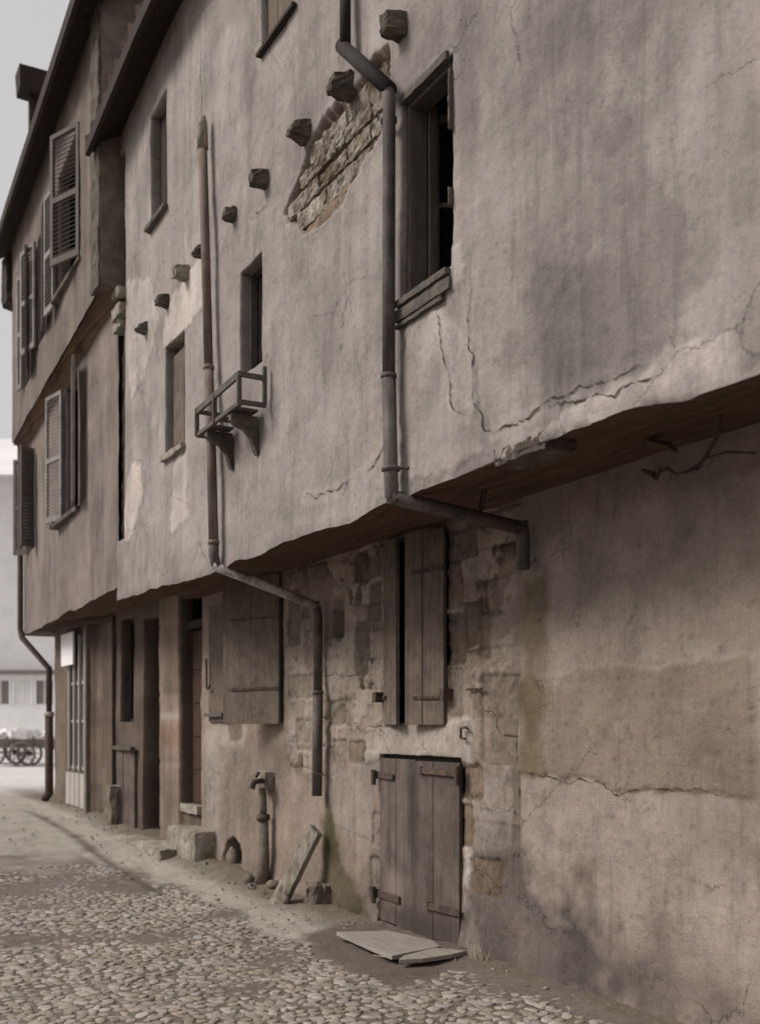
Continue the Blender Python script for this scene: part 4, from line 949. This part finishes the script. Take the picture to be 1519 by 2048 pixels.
# second floor
wb = bwin(B2, V2, 'second floor window behind a half closed louvred shutter'); hgt = V2[3] - V2[2]
louvre(wb, 'shutter', frame(V2[1], Y(B2, V2[1]) - .02, V2[2] + .02, R(24)), .56, hgt, 'louvre_dull', sgn=-1)
louvre(wb, 'shutter', frame(V2[0] - .02, Y(B2, V2[0]) - .08, V2[2] - .1, R(4)), .42, hgt, 'louvre', sgn=-1)
mb = MB(); mb.box((V2[0] - .05, Y(B2, V2[0]) - .10, V2[2] - .06), (V2[1] + .05, Y(B2, V2[0]) + .02, V2[2] - .01)); mb.build('sill', 'joist', wb)
for w_, lab, a in ((V2b, 'middle second floor window with dull louvred leaves', 10), (V2c, 'farthest second floor window near the roof corner', 14)):
    wb = bwin(B2, w_, lab)
    louvre(wb, 'shutter', frame(w_[1] + .01, Y(B2, w_[1]) - .06, w_[2], R(-a)), .55, w_[3] - w_[2], 'louvre_dull', sgn=1)
    louvre(wb, 'shutter', frame(w_[0] - .01, Y(B2, w_[0]) - .06, w_[2], R(a)), .55 if a == 10 else .18, w_[3] - w_[2], 'louvre', sgn=-1)
# ground floor of house B
def bx(px_): return X(BG, px_)
def bzv(px_, py_): return on(BG, px_, py_)[1]
G1 = (bx(137), bx(178), bzv(150, 1540), 3.0)
G2 = (bx(242), bx(268), bzv(255, 1445), bzv(255, 1236))
G4 = (bx(287), bx(324), .0, bzv(305, 1234))
G5 = (bx(366), -11.52, .55, bzv(400, 1188))
hb = [(*G1, .18), (*G2, .20), (*G4, .42), (*G5, .20)]
def paint_g(x, z):
    c = mkpaint((.155, .128, .108), 260)(x, z); pier = ((x > bx(325)) & (x < bx(366))) * 1.0
    c = c * (1 + .75 * pier)[:, None]
    r = np.floor(z / .42 + .3); c = c * (.85 + .35 * _h(r, np.floor(x / .7), 4))[:, None]
    band = np.exp(-((z - bzv(350, 1432)) / .05) ** 2) * pier; c = c * (1 - band)[:, None] + np.array((.42, .39, .35)) * band[:, None]
    red = np.exp(-((z - bzv(350, 1470)) / .15) ** 2) * pier * .6; c = c * (1 - red)[:, None] + np.array((.26, .16, .11)) * red[:, None]
    far_ = np.clip((bx(133) - x) / .05, 0, 1); c = c * (1 - far_)[:, None] + np.array((.20, .168, .14)) * far_[:, None]
    return c
def disp_g(x, z):
    d = mkdisp(270, .03)(x, z); pier = ((x > bx(325)) & (x < bx(366))) * 1.0; d = d - pier * .05
    fz = (z / .42 + .3) % 1; d = d + (np.minimum(fz, 1 - fz) < .03) * .012 * pier
    return d - ((x > bx(180)) & (x < bx(192))).astype(float) * .06
wall('ground_wall', BG, lines(-18.05, -11.5, [(-11.5, .035)], [v for h in hb for v in h[:2]] + [bx(325), bx(366)]), lines(-.1, 3.22, [(3.22, .04)], [v for h in hb for v in h[2:4]]), hb, disp_g, paint_g, 'masonry', Bh)
o = bwin(BG, G1, 'shop window with white glazing bars under the blank board')
mb = MB(); yy = Y(BG, G1[0]) - .02; W = G1[1] - G1[0]
for i in range(4): mb.box((G1[0] + W * (i + .12) / 3.4, yy, G1[2]), (G1[0] + W * (i + .12) / 3.4 + .06, yy + .04, G1[3]))
for z in (G1[2] + .02, G1[2] + .75, G1[2] + 1.35): mb.box((G1[0], yy + .042, z), (G1[1], yy + .07, z + .04))
mb.build('glazing_bars', 'white_paint', o)
mb = MB(); mb.box((G1[0], yy + .09, G1[2]), (G1[1], yy + .10, G1[3])); mb.build('pane', 'glass', o)
mb = MB(); planks(mb, W * .9, G1[2] - .34, .03, 4, frame(G1[0] + .05, Y(BG, G1[0]) - .055, .30, .035), gap=.03, ragged=.05); mb.build('apron_boards', 'white_paint', o, label='chipped whitish boards under the shop window')
mb = MB(); xx = bx(186); mb.box((xx - .06, Y(BG, xx) - .12, .2), (xx + .06, Y(BG, xx) - .02, 3.1)); mb.build('shop_post', 'stone', Bh)
mb = MB(); bar(mb, (bx(128), Y(BG, bx(128)) - .38, 3.12), (bx(231), Y(BG, bx(231)) - .03, 3.10), .05, .05); bar(mb, (bx(231), Y(BG, bx(231)) - .03, 3.10), (bx(231), Y(BG, bx(231)) - .03, .5), .05, .05); mb.build('iron_frame', 'iron', Bh)
o = bwin(BG, G2, 'deep dark window without a frame'); mb = MB(); boxframe(mb, G2[0], G2[1], G2[2], G2[3], Y(BG, G2[0]) + .12, Y(BG, G2[0]) + .16, .05); mb.build('frame', 'dark_wood', o)
mb = MB(); planks(mb, bx(276) - bx(241), 1.05, .04, 3, frame(bx(241), Y(BG, bx(241)) - .05, .20, .035), gap=.012); ho = mb.build('hatch_door', 'door_wood', Bh, label='low plank hatch below the dark window')
mb = MB(); mb.box((bx(238), Y(BG, bx(238)) - .09, 1.26), (bx(278), Y(BG, bx(238)) - .02, 1.31)); mb.build('lintel', 'joist', ho)
o = bwin(BG, G4, 'dark open doorway left of the stone pier', 'doorway'); mb = MB(); planks(mb, .3, G4[3] - .1, .04, 2, frame(G4[0] + .01, Y(BG, G4[0]) + .36, .0, .0)); mb.build('leaf', 'dark_wood', o)
o = bwin(BG, G5, 'brown panelled door with a dark fanlight, up one step', 'door')
mb = MB(); yy = Y(BG, G5[0]) + .11; zt_ = bzv(400, 1248); mb.box((G5[0], yy, .6), (G5[1], yy + .04, zt_ - .05))
for i in range(5): zz = .68 + i * (zt_ - .8) / 5; mb.box((G5[0] + .1, yy - .015, zz), (G5[1] - .08, yy, zz + (zt_ - .8) / 5 - .09))
mb.build('leaf', 'red_wood', o, bevel=.004)
mb = MB(); mb.box((G5[0] - .02, yy - .09, zt_ - .03), (G5[1], yy + .03, zt_ + .06)); mb.box((G5[0], yy - .02, zt_ + .06), (G5[0] + .05, yy + .03, G5[3])); mb.box((G5[0] + .42, yy - .02, zt_ + .06), (G5[0] + .46, yy + .03, G5[3])); mb.build('transom', 'dark_wood', o)
mb = MB(); mb.rough((G5[0] - .03, Y(BG, G5[0]) - .04, .56), (G5[1], Y(BG, G5[0]) + .15, .66), (6, 3, 2), .004); mb.build('threshold', 'pale_stone', o)
# third downpipe at the far corner
p3 = bpy.data.objects.new('downpipe', None); scn.collection.objects.link(p3); p3.parent = Bh; p3['label'] = 'black downpipe at the far corner of the house'
xx = XE + .02; yc = Y(B1, xx) - .07; p3.location = Vector((xx, yc, 3.2)) - wloc(Bh)
lowx = -18.16; lowy = Y(BG, -18.05) - .07
mb = MB(); mb.tube([(xx, yc, 6.4), (xx, yc, 3.25), (xx + .05, yc + .02, 3.1), (lowx, lowy, 2.55), (lowx, lowy, 1.75)], .05, 10); mb.build('upper_pipe', 'iron', p3, True)
mb = MB(); mb.tube([(lowx, lowy, 1.75), (lowx, lowy, .45), (lowx - .1, lowy - .06, .33)], .07, 10); mb.build('lower_pipe', 'iron', p3, True)
mb = MB(); mb.tube([(lowx, lowy, 1.74), (lowx, lowy, 1.82)], .085, 10); mb.build('collar', 'white_paint', p3, True)
# rear body
mb = MB(); mb.box((XE + .05, 9, 0), (-11.6, 9.2, 12)); mb.build('rear_wall', 'stone', Bh)

# blank board over shop window
mb = MB(); a = bx(131) + .1; b = bx(162); zz0, zz1 = bzv(146, 1332), bzv(146, 1268); mb.box((a, Y(BG, a) - .10, zz0), (b, Y(BG, a) - .07, zz1)); o = mb.build('sign_board', 'far_wall', bevel=.004)
prop(o, 'blank pale board hung over the top of the shop window', 'board')

# ================================================================== steps and stones
g = float(gz(-12, 4))
def stone_thing(name, a, b, div, amp, label, cat, mat='stone', Mx=None, smooth=False, taper=None, group=None):
    mb = MB(); mb.rough(a, b, div, amp, 0, Mx, taper); o = mb.build(name, mat, None, smooth); return prop(o, label, cat, group)
def xat(px_, y): d = ray(px_); return y / d[1] * d[0]
stone_thing('door_step', (xat(332, 3.90), 3.90, 0), (xat(388, 3.90), 4.30, .42), (22, 5, 6), .0035, 'worn stone step in front of the panelled door and pier', 'step', 'pale_stone')
stone_thing('doorway_slab', (xat(225, 3.7), 3.7, .02), (xat(328, 3.75), 4.25, .17), (20, 6, 2), .006, 'low pale stone slab before the dark doorway', 'slab', 'pale_stone')
stone_thing('corner_stone', (xat(206, 3.86), 3.86, .1), (xat(222, 3.86), 4.06, .75), (3, 3, 6), .012, 'short upright guard stone below the iron frame', 'guard stone')
mb = MB(); a = Vector((-8.60, 3.80, -.03)); b = Vector((-8.33, 4.06, .68)); d = (b - a); Mx = Matrix.Translation(a) @ d.to_track_quat('Z', 'X').to_matrix().to_4x4()
Mx = Mx @ Matrix.Rotation(R(-12), 4, 'Z'); mb.rough((-.075, -.045, 0), (.075, .045, d.length), (4, 3, 14), .0025, 0, Mx, lambda p: (p[0] * (1 - .25 * p[2]), p[1], p[2] + p[0] * .2)); o = mb.build('leaning_stone', 'pale_stone', None, False)
prop(o, 'pale flat stone slab leaning against the wall below the downpipe', 'stone slab')
mb = MB(); p_ = on_ground(738 - 85, 1815); mb.rough((-8.40, 3.98, -.02), (-8.20, 4.14, .20), (5, 4, 4), .014, 0, None, lambda p: (p[0] * 1, p[1], p[2] * (1 - .0))); prop(mb.build('stone', 'stone', None, False), 'small rough stone behind the leaning stone slab', 'stone')
# stone in the arched hole, stones under the tap
for (px_, py_, s, sz, lab) in ((466, 1748, .16, .24, 'rounded stone lodged inside the arched hole'), (497, 1768, .12, .09, 'rough stone left of the tap pipe foot'), (515, 1762, .10, .12, 'dark stone at the foot of the tap pipe'), (546, 1778, .15, .08, 'long flat stone right of the tap pipe foot'), (572, 1806, .07, .07, 'small dark stone at the foot of the leaning slab')):
    x, y = on_ground(px_, py_, .03); y = min(y, 4.06) if px_ > 470 else 4.18
    x = y / ray(px_)[1] * ray(px_)[0]; mb = MB(); bm_V = []
    K = 9; F = []
    for r_ in range(6):
        ph = math.pi * r_ / 5 - math.pi / 2
        for k in range(K):
            th = 2 * math.pi * k / K; q = 1 + random.uniform(-.13, .13); bm_V.append((x + s * .6 * math.cos(ph) * math.cos(th) * q, y + s * .45 * math.cos(ph) * math.sin(th) * q, .03 + sz / 2 + sz * .6 * math.sin(ph) * q))
    for r_ in range(5):
        for k in range(K): F.append((r_ * K + k, r_ * K + (k + 1) % K, (r_ + 1) * K + (k + 1) % K, (r_ + 1) * K + k))
    mb.add(bm_V, F); prop(mb.build('stone', 'stone', None, True), lab, 'stone')
# weathered boards lying in front of the plank door
def board(name, P, z, th, label, mat='board', tilt=0):
    V = []; 
    for k, (x, y) in enumerate(P): V.append((x, y, z + tilt * (k in (2, 3))))
    V += [(x, y, zz + th) for x, y, zz in V]; n = len(P)
    o = link(name, V, [tuple(range(n))[::-1], tuple(range(n, 2 * n))] + [(i, (i + 1) % n, (i + 1) % n + n, i + n) for i in range(n)], mat, None, False, None, .004)
    return prop(o, label, 'board')
board('ground_board', [on_ground(*p, .04) for p in ((672, 1869), (776, 1866), (862, 1885), (880, 1898), (800, 1914), (783, 1918), (740, 1900))], .03, .028, 'wide pale board lying flat before the plank door')
board('ground_board', [on_ground(*p, .045) for p in ((806, 1916), (868, 1900), (932, 1906), (905, 1913), (845, 1922), (797, 1924))], .03, .030, 'short split board at the street corner of the wide board')
mb = MB(); x_, y_ = on_ground(745, 1922); mb.tube([(x_, y_, .035), (*on_ground(810, 1928), .03)], .006, 6); prop(mb.build('stick', 'board', None), 'thin pale stick lying beside the boards', 'stick')
# wall tap with its pipe
tp = thing('wall_tap', (X(LO, 528, -.08), 4.08, 0.1), 'old wall tap on a rough standpipe between the arched hole and the downpipe', 'water tap')
xt = X(LO, 528, -.08); zt_ = on(LO, 528, 1565, -.08)[1]
mb = MB(); mb.rough((xt - .13, 4.06, zt_ - .07), (xt + .06, 4.18, zt_ + .11), (5, 4, 5), .006); mb.build('back_block', 'pale_stone', tp)
mb = MB(); mb.tube([(xt + .03, 4.08, zt_ + .02), (xt + .03, 3.96, zt_ + .01), (xt + .03, 3.94, zt_ - .06)], .028, 10); mb.tube([(xt + .02, 3.99, zt_ + .06), (xt + .10, 3.98, zt_ + .10)], .016, 8); mb.build('spout', 'iron', tp, True)
zc_ = on(LO, 528, 1635, -.08)[1]
mb = MB(); mb.tube([(xt + .01, 4.05, zt_ - .05), (xt, 4.07, zt_ - .2), (xt, 4.07, zc_)], [.04, .036, .036], 12, True, .04); mb.tube([(xt, 4.07, zc_), (xt + .01, 4.07, .25), (xt, 4.05, .04)], [.052, .056, .075], 12, True, .05); mb.build('standpipe', 'stone', tp, True)
mb = MB(); mb.tube([(xt, 4.07, zc_ - .03), (xt, 4.07, zc_ + .03)], .066, 12); mb.build('collar', 'iron', tp, True)
# dry weed tuft at wall foot
mb = MB(); wx, wy = on_ground(985, 1925)
for i in range(60):
    a = random.uniform(0, 6.28); r = random.uniform(0, .07); x = wx + r * math.cos(a) * 1.6 - .03; y = min(4.10, 4.05 + r * math.sin(a) * .5); L = random.uniform(.05, .15); dx_ = random.uniform(-.06, .06); dy_ = random.uniform(-.06, .01)
    mb.add([(x - .004, y, .01), (x + .004, y, .01), (x + dx_, y + dy_, .01 + L)], [(0, 1, 2)])
prop(mb.build('dry_weed', 'weed'), 'small tuft of dry pale weed at the wall foot right of the door', 'weed')

# ================================================================== far end of the street
# axes along the view so the square's far house faces the street mouth
fwd = Vector((-CA, SA, 0)); rgt = Vector((SA, CA, 0))
def fp(px_, Z): return fwd * Z + rgt * ((px_ - CX) / FPX * Z)
far_h = thing('far_house', fp(40, 41), 'tall pale limewashed house closing the street at the left edge', 'house')
ang_f = math.atan2(rgt.y, rgt.x)
MF = Matrix.Translation(fp(-260, 41)) @ Matrix.Rotation(ang_f, 4, 'Z')
s_ = 41 / FPX
def fx(px_): return (px_ + 260) * s_
def fz(py_): return EYE + (HY - py_) * s_
mb = MB(); mb.box((0, 0, 0), (fx(470), 8, fz(1346)), MF); mb.build('ground_floor', 'far_white', far_h)
mb = MB(); mb.box((0, .1, fz(1346)), (fx(470), 8, fz(955)), MF); mb.build('upper_floor', 'far_wall', far_h)
mb = MB(); mb.box((-.1, -.25, fz(1349)), (fx(475), .1, fz(1341)), MF); mb.build('cornice', 'far_dark', far_h)
mb = MB(); 
V = [MF @ Vector(p) for p in ((-.4, -.5, fz(955)), (fx(480), -.5, fz(955)), (fx(480), 8.5, fz(955)), (-.4, 8.5, fz(955)), (1, 4, fz(955) + 2.6), (fx(470), 4, fz(955) + 2.6))]
mb.add(V, [(0, 3, 2, 1), (0, 1, 5, 4), (2, 3, 4, 5), (0, 4, 3), (1, 2, 5)]); mb.build('roof', 'far_wall', far_h)
for i in range(12):
    x = fx(-130 + i * 44); wo = MB(); wo.box((x - .33, -.03, fz(1408)), (x + .33, .02, fz(1362)), MF)
    wo = wo.build('window', 'far_dark' if i % 2 else 'far_wall', far_h)
    fr = MB(); 
    for a, b in (((x - .40, -.06, fz(1410)), (x - .33, .02, fz(1360))), ((x + .33, -.06, fz(1410)), (x + .40, .02, fz(1360))), ((x - .02, -.05, fz(1408)), (x + .02, -.031, fz(1362)))): fr.box(a, b, MF)
    fr.build('frame', 'far_white', wo)
def cart(loc, rz, label):
    t = thing('farm_cart', loc, label, 'cart', 'carts parked at the end of the street'); t.rotation_euler.z = rz
    def pt(mb, name, mat): 
        o = mb.build(name, mat); o.parent = t; return o
    mb = MB(); mb.box((-1.2, -.55, .60), (1.2, .55, .66)); 
    for y in (-.55, .52):
        mb.box((-1.2, y, .66), (1.2, y + .03, .86))
        for x in (-1.15, -.4, .4, 1.12): mb.box((x, y - .02 if y < 0 else y + .03, .6), (x + .05, y if y < 0 else y + .05, .95))
    pt(mb, 'bed', 'cart_wood')
    for y in (-.68, .68):
        mb = MB(); r = .38; n = 24
        ring = [(r * math.cos(2 * math.pi * k / n) + .1, y, r + r * math.sin(2 * math.pi * k / n)) for k in range(n + 1)]; mb.tube(ring, .045, 6, False)
        for k in range(10):
            a = 2 * math.pi * k / 10; mb.tube([(.1, y, r), (.1 + r * math.cos(a), y, r + r * math.sin(a))], .016, 5)
        mb.tube([(.1, y - .09, r), (.1, y + .09, r)], .09, 10); pt(mb, 'wheel', 'cart_wood')
    mb = MB(); mb.box((.05, -.7, .36), (.15, .7, .42)); pt(mb, 'axle', 'iron')
    mb = MB(); mb.rough((-1.0, -.48, .66), (1.0, .48, 1.12), (12, 6, 4), .06, 0, None, lambda p: (p[0] * (1.25 - .35 * p[2]), p[1], p[2])); pt(mb, 'load', 'far_wall')
    for y in (-.35, .3): mb = MB(); bar(mb, (1.1, y, .63), (2.9, y * .8, .42), .06, .06); pt(mb, 'shaft', 'cart_wood')
    return t
Zc = 33.5
ct = cart(fp(45, Zc) + Vector((0, 0, .29)), ang_f + .15, 'loaded wooden farm cart standing at the end of the street, nearer the house corner')
def copy_tree(o, parent=None):
    c = o.copy(); scn.collection.objects.link(c)
    if parent: c.parent = parent
    for ch in list(o.children): copy_tree(ch, c)
    return c
c2 = copy_tree(ct); c2.location = fp(5, 35.5) + Vector((0, 0, .29)); c2.rotation_euler.z = ang_f - .2
c2['label'] = 'second farm cart, at the extreme left edge behind the first'
